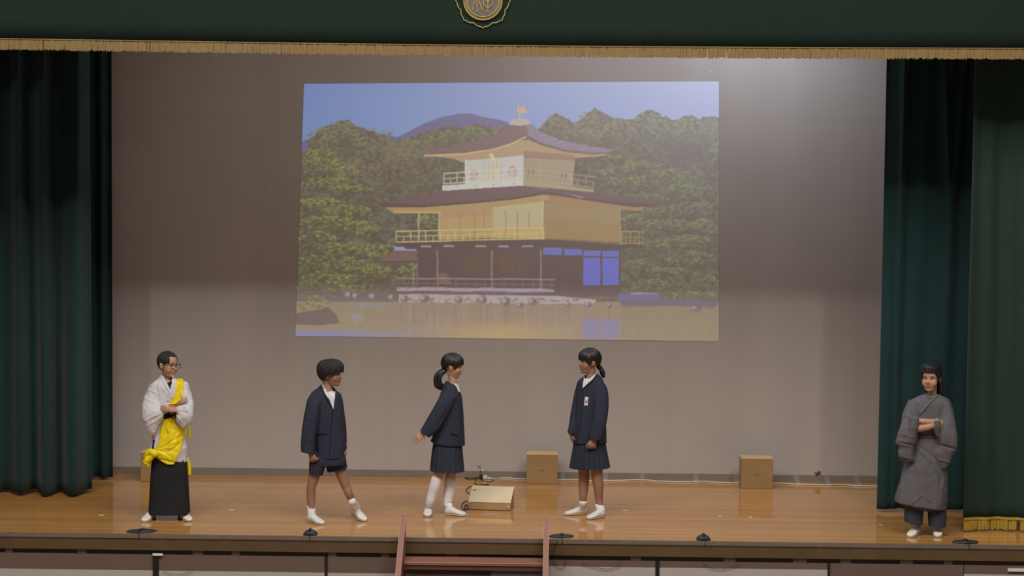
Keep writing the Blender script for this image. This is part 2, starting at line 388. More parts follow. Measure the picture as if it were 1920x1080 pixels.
# crest: petalled outline, ring, disc and characters
M_CRG = mat('crest_gold_thread', (184, 160, 92), 0.6, noise=(60, 0.15, 3)); M_CRD = mat('crest_grey_disc', (108, 96, 92), 0.8); M_CRR = mat('crest_olive_ring', (128, 112, 66), 0.8)
cy = YV - 0.014
def E(px, py, y=cy): return P(px, py, y)
CX, CYP, RAD = 905.5, 1.5, 38.0
def disc(r, y, m, name, par, n=64, th=0.006):
    a = [P(CX + r*math.cos(2*math.pi*k/n), CYP + r*math.sin(2*math.pi*k/n), y) for k in range(n)]
    b = [p + Vector((0, th, 0)) for p in a]; V, F = rings_mesh([a, b]); return link_mesh(name, V, F, m, par)
def strokes(name, lists, wpx, y, m, par, closed=False):
    mb = MB()
    for pl in lists:
        pts = [P(a, b, y) for a, b in pl]
        mb.add(tube(pts, [wpx / 2 / 228.0] * len(pts), 6, 1))
    return mb.build(name, m, par)
cr = thing('crest', P(CX, CYP, cy), '', ''); 
for k in ('label', 'category'): del cr[k]
cr.parent = root; cr.matrix_parent_inverse = Matrix.Translation(-Vector(root.location))
def disc2(r, y, m, name): 
    o = disc(r, y, m, name, None); o.parent = cr; o.matrix_parent_inverse = Matrix.Translation(-P(CX, CYP, cy)); return o
d1 = disc2(35.5, cy - 0.004, M_CRR, 'crest_ring'); d1['label'] = 'olive gold ring of the crest'
d2 = disc2(30.0, cy - 0.008, M_CRD, 'crest_disc'); d2['label'] = 'grey round field of the crest'
def st(name, lists, w, y): 
    o = strokes(name, lists, w, y, M_CRG, None); o.parent = cr; o.matrix_parent_inverse = Matrix.Translation(-P(CX, CYP, cy)); return o
circ = lambda r, n=72: [(CX + r*math.cos(2*math.pi*k/n), CYP + r*math.sin(2*math.pi*k/n)) for k in range(n + 1)]
st('crest_rim', [circ(36), circ(30)], 1.8, cy - 0.010)
pet = []
for k in range(8):
    a0 = math.pi / 2 + k * math.pi / 4
    for q in range(12):
        u = (q - 6) / 6; a = a0 + u * math.pi / 8
        r = 44.6 + 3.0 * (1 - abs(u)) + 2.2 * math.sin(math.pi * abs(u)) + 3.6 * math.exp(-(u / 0.13) ** 2)
        pet.append((CX + r*math.cos(a), CYP + r*math.sin(a)))
pet.append(pet[0])
st('crest_petals', [pet], 1.8, cy - 0.004)
st('crest_lettering', [[(894.3, -16), (894.5, 22)], [(890, 2), (885.5, 18.5)], [(898.5, 2), (903.5, 18.5)], [(884, -4), (905, -4)], [(887, -12), (902, -12)],
    [(906.5, -14), (906.5, 9.5), (914.7, 16), (923, 9.5), (923, -14), (906.5, -14)], [(914.7, -24), (914.7, 23)], [(907, -2), (914.7, 4.5), (922.5, -2)]], 2.0, cy - 0.014)
# ------------------------------------------------------------------ projected picture on the back wall
def paint_picture():
    X0, Y0, W, H = 548, 148, 806, 498
    rng = np.random.default_rng(5)
    yy, xx = np.mgrid[0:H, 0:W].astype(np.float32); yy += Y0; xx += X0
    def nz(sx, sy=None, seed=0, oct=3):
        sy = sy or sx; out = np.zeros((H, W), np.float32); amp = 1.0; tot = 0
        for o in range(oct):
            gw = int(W / sx) + 3; gh = int(H / sy) + 3; g = np.random.default_rng(seed + o).random((gh, gw), dtype=np.float32)
            u = (xx - X0) / sx; v = (yy - Y0) / sy; i = u.astype(int); j = v.astype(int); fu = u - i; fv = v - j
            fu = fu*fu*(3-2*fu); fv = fv*fv*(3-2*fv)
            out += amp * ((g[j, i]*(1-fu)+g[j, i+1]*fu)*(1-fv)+(g[j+1, i]*(1-fu)+g[j+1, i+1]*fu)*fv)
            tot += amp; amp *= 0.6; sx = max(sx/2, 1.01); sy = max(sy/2, 1.01)
        return out / tot
    img = np.zeros((H, W, 3), np.float32)
    def fill(mask, col, a=1.0):
        m = (mask * a)[..., None]; img[:] = img * (1 - m) + np.array(col, np.float32) * m
    def inpoly(pts):
        m = np.zeros((H, W), bool); n = len(pts)
        for i in range(n):
            xa, ya = pts[i]; xb, yb = pts[(i+1) % n]
            if ya == yb: continue
            c = ((yy < ya) != (yy < yb)) & (xx < (xb - xa) * (yy - ya) / (yb - ya) + xa); m ^= c
        return m.astype(np.float32)
    def poly(pts, col, a=1.0): fill(inpoly(pts), col, a)
    def rect(a, b, c, d, col, al=1.0): fill(((xx >= a) & (xx <= c) & (yy >= b) & (yy <= d)).astype(np.float32), col, al)
    def line(x1, y1, x2, y2, w, col, al=1.0):
        dx, dy = x2-x1, y2-y1; L2 = dx*dx+dy*dy
        t = np.clip(((xx-x1)*dx+(yy-y1)*dy)/L2, 0, 1); d = np.hypot(xx-x1-t*dx, yy-y1-t*dy)
        fill(np.clip(w/2+0.5-d, 0, 1), col, al)
    def blobs(n, cx, cy, rx, ry, cols, s0, s1, dens=None, flat=0.6, al=0.72):
        r = rng
        for _ in range(n):
            th = r.uniform(0, 2*np.pi); q = np.sqrt(r.random()); x = cx+rx*q*np.cos(th); y = cy+ry*q*np.sin(th); s = r.uniform(s0, s1)
            i0 = int(max(y-Y0-s-1, 0)); i1 = int(min(y-Y0+s+2, H)); j0 = int(max(x-X0-s-1, 0)); j1 = int(min(x-X0+s+2, W))
            if i1 <= i0 or j1 <= j0: continue
            sub = img[i0:i1, j0:j1]; d = np.hypot((xx[i0:i1, j0:j1]-x)/s, (yy[i0:i1, j0:j1]-y)/(s*flat))
            k = min(len(cols)-1, int((q*np.sin(th)*0.5+0.5+r.uniform(-0.5, 0.5))*len(cols))); k = max(k, 0)
            m = (np.clip(1.4-d*1.4, 0, 1)*al)[..., None]; sub[:] = sub*(1-m)+np.array(cols[k], np.float32)*m
    # sky and hills
    s = np.clip((xx-560)/790, 0, 1)[..., None]; t = np.clip((yy-150)/110, 0, 1)[..., None]
    img[:] = (np.array([96, 130, 190])*(1-s)+np.array([141, 158, 205])*s)*(1-0.25*t)+np.array([122, 150, 205])*0.25*t
    hill = [(548, 275), (575, 262), (600, 258), (660, 250), (715, 250), (745, 257), (768, 246), (790, 234), (830, 219), (860, 213), (885, 213), (905, 219), (940, 225), (960, 232), (1010, 250), (1010, 330), (548, 330)]
    poly(hill, (98, 98, 142)); n = nz(5, 4, 3); fill(inpoly(hill)*n*0.5, (78, 82, 112))
    # forest mass
    def ridge(pts, seed, jag=5):
        xs = [p[0] for p in pts]; ys = [p[1] for p in pts]
        y = np.interp(xx[0], xs, ys)+ (nz(7, 400, seed, 3)[0]-0.5)*jag*2; return (yy > y[None, :]).astype(np.float32)
    f1 = ridge([(548, 290), (575, 285), (582, 262), (600, 240), (615, 236), (632, 228), (655, 226), (672, 236), (690, 243), (715, 252), (735, 262), (770, 258), (800, 246), (840, 236), (870, 240), (895, 232), (925, 240), (950, 234), (985, 245), (1010, 240), (1022, 228), (1040, 214), (1055, 217), (1075, 232), (1095, 218), (1115, 204), (1135, 214), (1155, 222), (1185, 224), (1205, 210), (1222, 207), (1245, 218), (1262, 224), (1290, 218), (1310, 222), (1330, 220), (1350, 218)], 11, 4)
    fill(f1, (82, 84, 72)); a = nz(16, 12, 21); b = nz(5, 4, 25, 3)
    fill(f1*np.clip((a-0.45)*3, 0, 1)*0.8, (98, 104, 84)); fill(f1*np.clip((b-0.5)*4, 0, 1)*0.65, (112, 118, 90)); fill(f1*np.clip((0.45-b)*5, 0, 1)*0.6, (70, 70, 66))
    # dim patch on the right bank and haze at left-centre
    fill(np.clip(1-np.hypot((xx-1290)/60, (yy-290)/40), 0, 1)*1.2*f1*0.6, (88, 80, 82))
    G1 = [(142, 154, 74), (122, 134, 68), (98, 106, 64), (78, 80, 62), (70, 70, 60)]; G2 = [(120, 128, 84), (102, 108, 78), (84, 86, 72)]; G3 = [(128, 142, 84), (110, 122, 78), (90, 97, 72), (76, 78, 68), (70, 70, 64)]
    for cx, cy, rx, ry, n in [(640, 258, 50, 30, 200), (600, 262, 26, 28, 110), (700, 262, 40, 22, 120), (760, 285, 45, 25, 160), (830, 262, 35, 18, 120), (885, 252, 30, 16, 100), (940, 250, 20, 12, 60)]: blobs(n, cx, cy, rx, ry, G2, 2.5, 5)
    for cx, cy, rx, ry, n in [(1040, 240, 26, 22, 110), (1110, 235, 34, 28, 170), (1160, 245, 30, 22, 130), (1220, 240, 36, 30, 180), (1290, 245, 36, 24, 150), (1335, 245, 20, 24, 80), (1090, 255, 40, 14, 120)]: blobs(n, cx, cy, rx, ry, [(124, 132, 96), (104, 112, 88), (88, 94, 82)], 2.5, 5)
    for cx, cy, rx, ry, n in [(720, 300, 60, 40, 320), (770, 330, 60, 50, 330), (800, 300, 30, 20, 100), (670, 350, 50, 50, 260)]: blobs(n, cx, cy, rx, ry, [(118, 112, 88), (98, 98, 76), (78, 76, 68)], 2.5, 5.5)
    # pines
    for cx, cy, rx, ry, n in [(600, 310, 44, 32, 340), (640, 325, 34, 18, 170), (615, 345, 56, 14, 200), (660, 356, 36, 9, 120), (600, 385, 48, 15, 230), (650, 400, 50, 16, 240), (620, 420, 60, 16, 260), (680, 430, 34, 16, 150), (600, 455, 44, 22, 220), (660, 470, 50, 16, 200), (720, 465, 32, 8, 100), (715, 480, 26, 8, 90), (655, 500, 50, 18, 210), (700, 515, 46, 18, 210), (610, 530, 50, 22, 230), (660, 545, 50, 12, 160), (590, 495, 30, 20, 120), (775, 510, 30, 16, 130), (800, 515, 24, 18, 100), (800, 420, 22, 18, 90)]: blobs(n, cx, cy, rx, ry, G1, 2, 4.6, flat=0.55)
    for cx, cy, rx, ry, n in [(1160, 300, 36, 10, 130), (1200, 315, 50, 12, 170), (1130, 330, 32, 14, 130), (1180, 345, 60, 14, 210), (1250, 335, 52, 18, 220), (1290, 360, 50, 18, 210), (1200, 375, 60, 12, 200), (1300, 395, 46, 18, 190), (1230, 400, 36, 12, 130), (1190, 420, 30, 20, 140), (1265, 425, 60, 14, 230), (1320, 430, 30, 20, 130), (1290, 455, 50, 14, 190), (1220, 465, 40, 14, 140), (1300, 490, 50, 16, 200), (1200, 500, 36, 14, 130), (1260, 515, 56, 14, 200), (1320, 530, 30, 16, 120), (1230, 535, 50, 12, 160), (1300, 555, 46, 9, 130), (1340, 300, 12, 60, 90)]: blobs(n, cx, cy, rx, ry, G3, 2, 4.6, flat=0.5)
    for x1, y1, x2, y2 in [(568, 425, 602, 412), (566, 470, 585, 455), (1318, 505, 1347, 555), (1305, 520, 1330, 500), (706, 500, 712, 545), (736, 495, 730, 550), (560, 395, 590, 402)]: line(x1, y1, x2, y2, 2, (92, 78, 80))
    rect(548, 560, 1360, 570, (84, 80, 70)); fill((yy > 545)*(yy < 566)*(xx < 745)*nz(6, 4, 9), (100, 88, 90))
    # ---------------- water
    w = (yy > 565).astype(np.float32); base = np.clip((xx-560)/790, 0, 1)
    fill(w, (128, 112, 92)); v = nz(10, 60, 31, 3); h = nz(40, 3, 35, 3)
    fill(w*np.clip(1-np.abs(xx-650)/110, 0, 1)*0.8, (120, 118, 84)); fill(w*np.clip((v-0.5)*3, 0, 1)*0.55, (142, 124, 104)); fill(w*np.clip((h-0.55)*4, 0, 1)*0.4, (138, 128, 84))
    fill(w*(xx > 1165)*0.7, (118, 110, 82)); fill(w*(xx > 1165)*np.clip((v-0.45)*3, 0, 1)*0.5, (128, 122, 74))
    fill(w*np.clip((yy-596)/24, 0, 1)*np.clip(1-np.abs(xx-940)/170, 0, 1), (158, 138, 82)); 
    fill(np.clip((yy-616)/9, 0, 1)*np.clip((830-xx)/200, 0, 1)*w, (104, 112, 160)); fill((yy > 567)*(yy < 577)*np.clip(1-np.abs(xx-680)/85, 0, 1)*0.8, (112, 126, 130))
    for x in (753, 776, 800, 855, 903, 913, 946, 953, 1065, 1099, 1141, 1180): line(x, 572, x, 606, 2.0, (96, 84, 84), 0.55)
    for x in (768, 820, 870, 930, 985, 1012, 1043): line(x, 575, x, 630, 3.0, (150, 134, 124), 0.4)
    # ---------------- ground floor
    poly([(742, 455), (1166, 457), (1166, 552), (742, 552)], (80, 68, 68), 0.0)
    poly([(784, 458), (1164, 458), (1164, 556), (1016, 556), (784, 540)], (82, 74, 72))
    rect(868, 480, 912, 512, (96, 78, 64), 0.5); rect(936, 478, 962, 510, (104, 80, 62), 0.5); rect(968, 480, 992, 512, (102, 80, 62), 0.4)
    poly([(742, 456), (830, 453), (1020, 449), (1206, 460), (1206, 465), (1020, 462), (830, 466), (742, 468)], (78, 62, 66))
    for x in (790, 832, 892, 935, 980): poly([(x, 460), (x+18, 459), (x+20, 463), (x-2, 464)], (142, 132, 150))
    for x0, x1, y0, y1 in [(1019, 1053, 465, 477), (1058, 1091, 467, 478), (1095, 1126, 470, 480), (1130, 1160, 471, 481)]: rect(x0, y0, x1, y1, (92, 104, 184))
    for x0, x1 in [(1094, 1125), (1130, 1160)]:
        rect(x0, 484, x1, 534, (88, 100, 196)); rect(x0, 598, x1, 634, (104, 108, 158), 0.85)
    for x in (820, 922, 1014): line(x, 470, x, 540, 3, (140, 112, 106))
    line(782, 486, 782, 532, 2.4, (128, 100, 104)); line(775, 500, 775, 530, 2, (170, 160, 160), 0.7)
    poly([(822, 512), (838, 512), (848, 532), (822, 532)], (118, 92, 84))
    # small side roof
    poly([(708, 490), (722, 483), (733, 474), (741, 466), (781, 468), (782, 487), (770, 490), (712, 491)], (112, 92, 88)); poly([(740, 462), (758, 463), (761, 467), (780, 467), (780, 470), (740, 469)], (140, 148, 190)); rect(708, 490, 782, 492, (86, 70, 66))
    # lower deck and railing
    poly([(744, 538), (1016, 541), (1040, 544), (1040, 549), (744, 545)], (152, 142, 158)); poly([(744, 545), (1160, 549), (1160, 553), (744, 550)], (98, 80, 82))
    line(745, 522, 1040, 524, 2, (158, 140, 146)); line(745, 531, 1040, 534, 1.2, (132, 112, 118))
    for x in range(747, 1040, 18): line(x, 522, x, 541, 1.8, (112, 92, 96))
    poly([(1016, 549), (1160, 541), (1165, 556), (1016, 558)], (84, 72, 76))
    # embankment and rocks
    poly([(748, 551), (1050, 555), (1120, 562), (1112, 569), (1050, 570), (748, 567)], (158, 152, 150)); fill(((yy > 558) & (yy < 570) & (xx > 750) & (xx < 1110))*np.clip((nz(6, 4, 40)-0.5)*5, 0, 1), (112, 96, 94))
    RK = nz(5, 5, 61, 2)
    for x, y, a, b in [(655, 553, 12, 9), (668, 556, 10, 8), (700, 557, 12, 8), (735, 558, 10, 8), (758, 560, 9, 9), (795, 560, 12, 9), (860, 562, 9, 8), (905, 562, 9, 9), (948, 566, 10, 11), (975, 572, 9, 6), (998, 566, 10, 9), (1065, 571, 7, 6), (1103, 571, 8, 6), (1142, 572, 6, 7), (1305, 575, 14, 14), (1330, 572, 14, 9)]:
        d = np.hypot((xx-x)/a, (yy-y)/b)*(0.8+0.45*RK); fill(np.clip((1-d)*4, 0, 1), (104, 92, 98)); fill(np.clip((1-np.hypot((xx-x+a*.3)/(a*.5), (yy-y+b*.25)/(b*.6)))*3, 0, 1)*0.75, (158, 150, 158))
        fill(np.clip((1-np.hypot((xx-x-a*.4)/(a*.3), (yy-y-b*.1)/(b*.7)))*3, 0, 1)*0.6, (80, 70, 80))
    poly([(1158, 551), (1200, 549), (1236, 553), (1238, 562), (1200, 564), (1160, 562)], (92, 92, 140)); poly([(1160, 562), (1300, 560), (1345, 566), (1345, 574), (1165, 575)], (88, 82, 100)); poly([(1184, 548), (1235, 550), (1235, 552), (1184, 551)], (156, 136, 116))
    # near left islet
    blobs(110, 590, 573, 32, 18, G1, 2, 4.5); poly([(548, 590), (575, 584), (600, 581), (615, 576), (628, 588), (638, 606), (600, 610), (548, 608)], (84, 70, 74)); poly([(656, 594), (662, 588), (674, 587), (681, 592), (684, 597), (660, 597)], (128, 124, 136)); rect(664, 598, 680, 604, (140, 134, 118), 0.5)
    # ---------------- second storey
    poly([(716, 386), (800, 384), (900, 378), (1018, 362), (1030, 364), (1150, 380), (1210, 388), (1200, 394), (1030, 378), (1018, 378), (900, 394), (826, 400), (740, 399)], (166, 140, 88))
    poly([(735, 396), (826, 396), (830, 400), (740, 400)], (184, 160, 96)); poly([(1030, 366), (1160, 381), (1210, 388), (1200, 396), (1030, 384)], (156, 120, 84))
    poly([(825, 396), (925, 390), (925, 446), (825, 450)], (172, 148, 96)); poly([(828, 396), (920, 391), (922, 403), (828, 410)], (172, 134, 98)); poly([(925, 389), (1018, 378), (1018, 446), (925, 447)], (178, 168, 124)); poly([(925, 430), (1018, 424), (1018, 446), (925, 447)], (184, 162, 92))
    poly([(1018, 378), (1165, 392), (1165, 455), (1018, 446)], (146, 124, 80)); poly([(1022, 384), (1160, 394), (1160, 420), (1022, 410)], (148, 130, 92), 0.7)
    for x in (948, 970, 992): line(x, 395, x, 445, 1.6, (140, 124, 92))
    for x in (862, 890, 908): line(x, 400, x, 445, 1.6, (150, 118, 72))
    for x in (785, 823): line(x, 398, x, 448, 3, (178, 160, 112))
    line(1163, 392, 1163, 456, 2, (158, 142, 104)); line(1018, 378, 1018, 448, 2, (196, 190, 148))
    def rail(x0, ya, x1, yb, hgt, col, n, w=1.8):
        line(x0, ya, x1, yb, w, col); line(x0, ya-hgt, x1, yb-hgt, w, col); line(x0, ya-hgt*0.52, x1, yb-hgt*0.52, w*0.7, col)
        for k in range(n+1):
            u = k/n; x = x0+(x1-x0)*u; y = ya+(yb-ya)*u; line(x, y, x, y-hgt*(1 if k % 2 == 0 else 0.52), w*0.8, col)
    rail(743, 454, 1020, 447, 20, (194, 184, 118), 20, 2.2); rail(1020, 447, 1166, 458, 22, (154, 132, 80), 5, 1.0); rail(1166, 456, 1206, 457, 22, (166, 146, 78), 5, 1.8)
    # lower roof
    poly([(700, 378), (735, 376), (790, 366), (832, 356), (982, 347), (1030, 351), (1095, 360), (1165, 368), (1250, 378), (1240, 384), (1200, 388), (1150, 382), (1070, 371), (1022, 362), (960, 373), (900, 379), (800, 387), (720, 388)], (100, 80, 84))
    poly([(704, 381), (800, 384), (900, 376), (960, 370), (1022, 359), (1022, 364), (960, 374), (900, 380), (800, 388), (720, 389)], (78, 64, 64)); poly([(1022, 359), (1150, 379), (1240, 382), (1200, 389), (1150, 383), (1022, 364)], (76, 62, 66)); poly([(1055, 361), (1102, 372), (1085, 371)], (138, 128, 150))
    line(985, 348, 1026, 355, 1.4, (128, 112, 124))
    # ---------------- top storey
    poly([(800, 292), (870, 289), (930, 277), (984, 262), (1000, 266), (1080, 285), (1148, 286), (1130, 293), (1075, 297), (985, 290), (985, 300), (872, 306), (850, 298)], (168, 140, 104))
    poly([(872, 301), (925, 297), (982, 291), (982, 340), (872, 350)], (184, 188, 182)); poly([(982, 284), (1078, 297), (1074, 349), (982, 340)], (152, 140, 112)); poly([(982, 282), (1078, 292), (1078, 302), (982, 296)], (140, 116, 96))
    poly([(908, 306), (940, 303), (940, 338), (908, 342)], (196, 190, 164))
    for x in (908, 916, 924, 932, 940): line(x, 304, x, 340, 1.2, (166, 152, 110))
    for cx, cy, a, b, c in [(889, 330, 8, 13, (176, 160, 150)), (961, 323, 9, 13, (176, 160, 150)), (995, 322, 7, 12, (128, 112, 98)), (1057, 330, 7, 12, (126, 108, 96))]:
        d = np.hypot((xx-cx)/a, (yy-cy)/b); fill(np.clip((1-d)*5, 0, 1)*(yy < cy+9), (166, 130, 82)); fill(np.clip((0.8-d)*6, 0, 1)*(yy < cy+9), c); line(cx, cy-9, cx, cy+8, 1, (206, 206, 196))
    poly([(917, 288), (924, 289), (930, 299), (922, 301)], (206, 196, 146)); line(874, 300, 874, 350, 2, (204, 204, 180)); line(1012, 300, 1012, 336, 1.6, (170, 156, 120)); line(1036, 303, 1036, 338, 1.6, (164, 148, 116))
    poly([(830, 348), (982, 338), (982, 348), (830, 358)], (196, 200, 190)); poly([(982, 338), (1113, 355), (1113, 360), (982, 348)], (160, 150, 116)); 
    for x in (835, 855, 890, 925, 962): line(x, 352-(x-835)*0.06, x+2, 352-(x-835)*0.06, 2.4, (178, 152, 92))
    rail(832, 345, 982, 335, 20, (204, 204, 186), 12, 1.8); rail(982, 335, 1113, 352, 20, (170, 160, 122), 9, 1.5)
    # top roof
    poly([(795, 272), (820, 276), (850, 273), (890, 265), (930, 252), (960, 233), (994, 230), (1012, 247), (1050, 262), (1100, 274), (1152, 281), (1145, 286), (1110, 288), (1060, 281), (1015, 270), (987, 255), (960, 268), (925, 279), (870, 288), (810, 289)], (110, 88, 92))
    poly([(986, 232), (994, 231), (1012, 247), (1050, 262), (1100, 274), (1150, 280), (1140, 285), (1100, 286), (1050, 278), (1010, 266), (990, 254)], (124, 114, 134)); n = nz(14, 2, 51, 2)
    fill(inpoly([(986, 232), (1012, 247), (1050, 262), (1150, 280), (1100, 284), (1010, 264), (990, 250)])*np.clip((n-0.5)*4, 0, 1)*0.6, (146, 138, 160))
    for a, b in [((796, 292), (870, 289)), ((870, 289), (925, 280)), ((925, 280), (960, 269)), ((960, 269), (988, 256))]: line(*a, *b, 3, (190, 172, 110))
    for a, b in [((988, 256), (1012, 270)), ((1012, 270), (1060, 283)), ((1060, 283), (1110, 289)), ((1110, 289), (1146, 287))]: line(*a, *b, 2.4, (88, 78, 66)); 
    for a, b in [((990, 262), (1014, 274)), ((1014, 274), (1060, 286)), ((1060, 286), (1110, 292))]: line(*a, *b, 1.6, (172, 140, 96))
    poly([(955, 233), (960, 223), (989, 222), (996, 232), (975, 236)], (172, 164, 154)); line(974, 222, 974, 210, 2.2, (196, 178, 150)); poly([(969, 200), (974, 206), (982, 198), (989, 211), (980, 213), (974, 213), (970, 208)], (190, 168, 116)); line(973, 206, 972, 197, 1.6, (206, 186, 134))
    # slight softness and fine grain
    k = img.copy(); k[1:-1, 1:-1] = (img[1:-1, 1:-1]*2+img[:-2, 1:-1]+img[2:, 1:-1]+img[1:-1, :-2]+img[1:-1, 2:])/6
    k += (nz(1.6, 1.6, 77, 2)[..., None]-0.5)*7
    k = k*0.80 + np.array([29, 25, 25])            # the washed-out look of a picture thrown in a lit hall
    g = k.mean(-1, keepdims=True); k = g + (k-g)*0.93
    return np.clip(k, 0, 255), X0, Y0
IMG, IX, IY = paint_picture()
IMG = IMG / 255.0
IMG = np.where(IMG <= 0.04045, IMG / 12.92, ((IMG + 0.055) / 1.055) ** 2.4)
def build_picture():
    NX, NY = 760, 470
    TL, TR, BR, BL = (570, 157), (1348, 152.5), (1347.5, 640), (554, 630)
    u = np.linspace(0, 1, NX + 1)[None, :]; v = np.linspace(0, 1, NY + 1)[:, None]
    px = (TL[0]*(1-u)+TR[0]*u)*(1-v)+(BL[0]*(1-u)+BR[0]*u)*v; py = (TL[1]*(1-u)+TR[1]*u)*(1-v)+(BL[1]*(1-u)+BR[1]*u)*v
    YP = YB - 0.004
    R = np.array(ROT); d = np.stack([(px-960)/FPX, -(py-540)/FPX, -np.ones_like(px)], -1) @ R.T
    t = (YP - CAM.y) / d[..., 1]; pts = np.array(CAM) + d * t[..., None]
    n = (NX+1)*(NY+1); V = pts.reshape(-1, 3)
    ii = np.arange(NY)[:, None]*(NX+1)+np.arange(NX)[None, :]
    F = np.stack([ii, ii+1, ii+NX+2, ii+NX+1], -1).reshape(-1, 4)[:, ::-1]
    me = bpy.data.meshes.new('projected_picture'); me.vertices.add(n); me.vertices.foreach_set('co', V.astype(np.float32).ravel())
    me.loops.add(F.size); me.polygons.add(len(F)); me.loops.foreach_set('vertex_index', F.astype(np.int32).ravel())
    me.polygons.foreach_set('loop_start', (np.arange(len(F))*4).astype(np.int32)); me.update(calc_edges=True); me.validate()
    a = me.color_attributes.new('picture', 'FLOAT_COLOR', 'POINT')
    cx = np.clip((px-IX).round().astype(int), 0, IMG.shape[1]-1); cy_ = np.clip((py-IY).round().astype(int), 0, IMG.shape[0]-1)
    c = IMG[cy_, cx]; amb = np.array(PIC_AMB); c = np.clip(c - amb, 0.0, None)
    rgba = np.concatenate([c, np.ones(c.shape[:2]+(1,))], -1).astype(np.float32)
    a.data.foreach_set('color', rgba.ravel())
    m = bpy.data.materials.new('projector_light_on_plaster'); m.use_nodes = True; nt = m.node_tree; b = nt.nodes['Principled BSDF']
    b.inputs['Base Color'].default_value = (*lin((181, 171, 164)), 1); b.inputs['Roughness'].default_value = 0.62
    at = nt.nodes.new('ShaderNodeAttribute'); at.attribute_name = 'picture'; nt.links.new(at.outputs['Color'], b.inputs['Emission Color']); b.inputs['Emission Strength'].default_value = 1.0
    me.materials.append(m)
    o = bpy.data.objects.new('projected_picture', me); COL.objects.link(o)
    tag(o, 'projected picture on the back wall: three-storey golden pavilion beside a pond among pines', 'picture')
PIC_AMB = (0.105, 0.088, 0.078)
build_picture()
# ------------------------------------------------------------------ people: toolkit
M_SKIN = mat('skin', (188, 142, 114), 0.55, noise=(9, 0.05, 3)); M_SKIN_TAN = mat('tanned_skin', (154, 112, 90), 0.55, noise=(9, 0.06, 3))
M_HAIR = mat('black_hair', (26, 24, 24), 0.42, noise=(40, 0.3, 3), spec=0.6); M_HAIR2 = mat('short_black_hair', (34, 32, 32), 0.7, noise=(60, 0.3, 3))
M_EYE = mat('eye_white', (208, 200, 192), 0.3); M_IRIS = mat('dark_iris', (24, 17, 14), 0.25); M_LIP = mat('lips', (158, 98, 84), 0.5)
M_NAVY = mat('navy_wool', (50, 52, 66), 0.85, noise=(18, 0.15, 4), bump=(150, 0.15), spec=0.2); M_NAVY_D = mat('navy_seam', (30, 31, 42), 0.85, spec=0.2)
M_SKIRT = mat('navy_skirt_wool', (50, 53, 66), 0.85, noise=(18, 0.12, 4), spec=0.2)
M_SHIRT = mat('white_shirt', (216, 214, 216), 0.8); M_SOCK = mat('white_sock', (230, 227, 228), 0.85, bump=(120, 0.2)); M_SHOE = mat('white_indoor_shoe', (226, 221, 210), 0.55, noise=(20, 0.06, 3)); M_SOLE = mat('cream_sole', (186, 172, 144), 0.6)
M_KIM = mat('white_cotton', (208, 203, 204), 0.85, noise=(7, 0.05, 4), bump=(60, 0.2)); M_YEL = mat('yellow_satin', (238, 212, 10), 0.42, noise=(7, 0.08, 4), bump=(40, 0.15)); M_BLK = mat('black_cloth', (38, 37, 40), 0.85, noise=(7, 0.15, 4), spec=0.2)
M_ROBE = mat('grey_linen', (100, 96, 98), 0.88, noise=(8, 0.1, 4), bump=(110, 0.25), spec=0.25); M_TROU = mat('dark_slate_trousers', (50, 56, 66), 0.85)
M_CAP = mat('black_cap_cloth', (34, 34, 38), 0.4); M_GREYSOCK = mat('grey_sock', (142, 138, 142), 0.85)

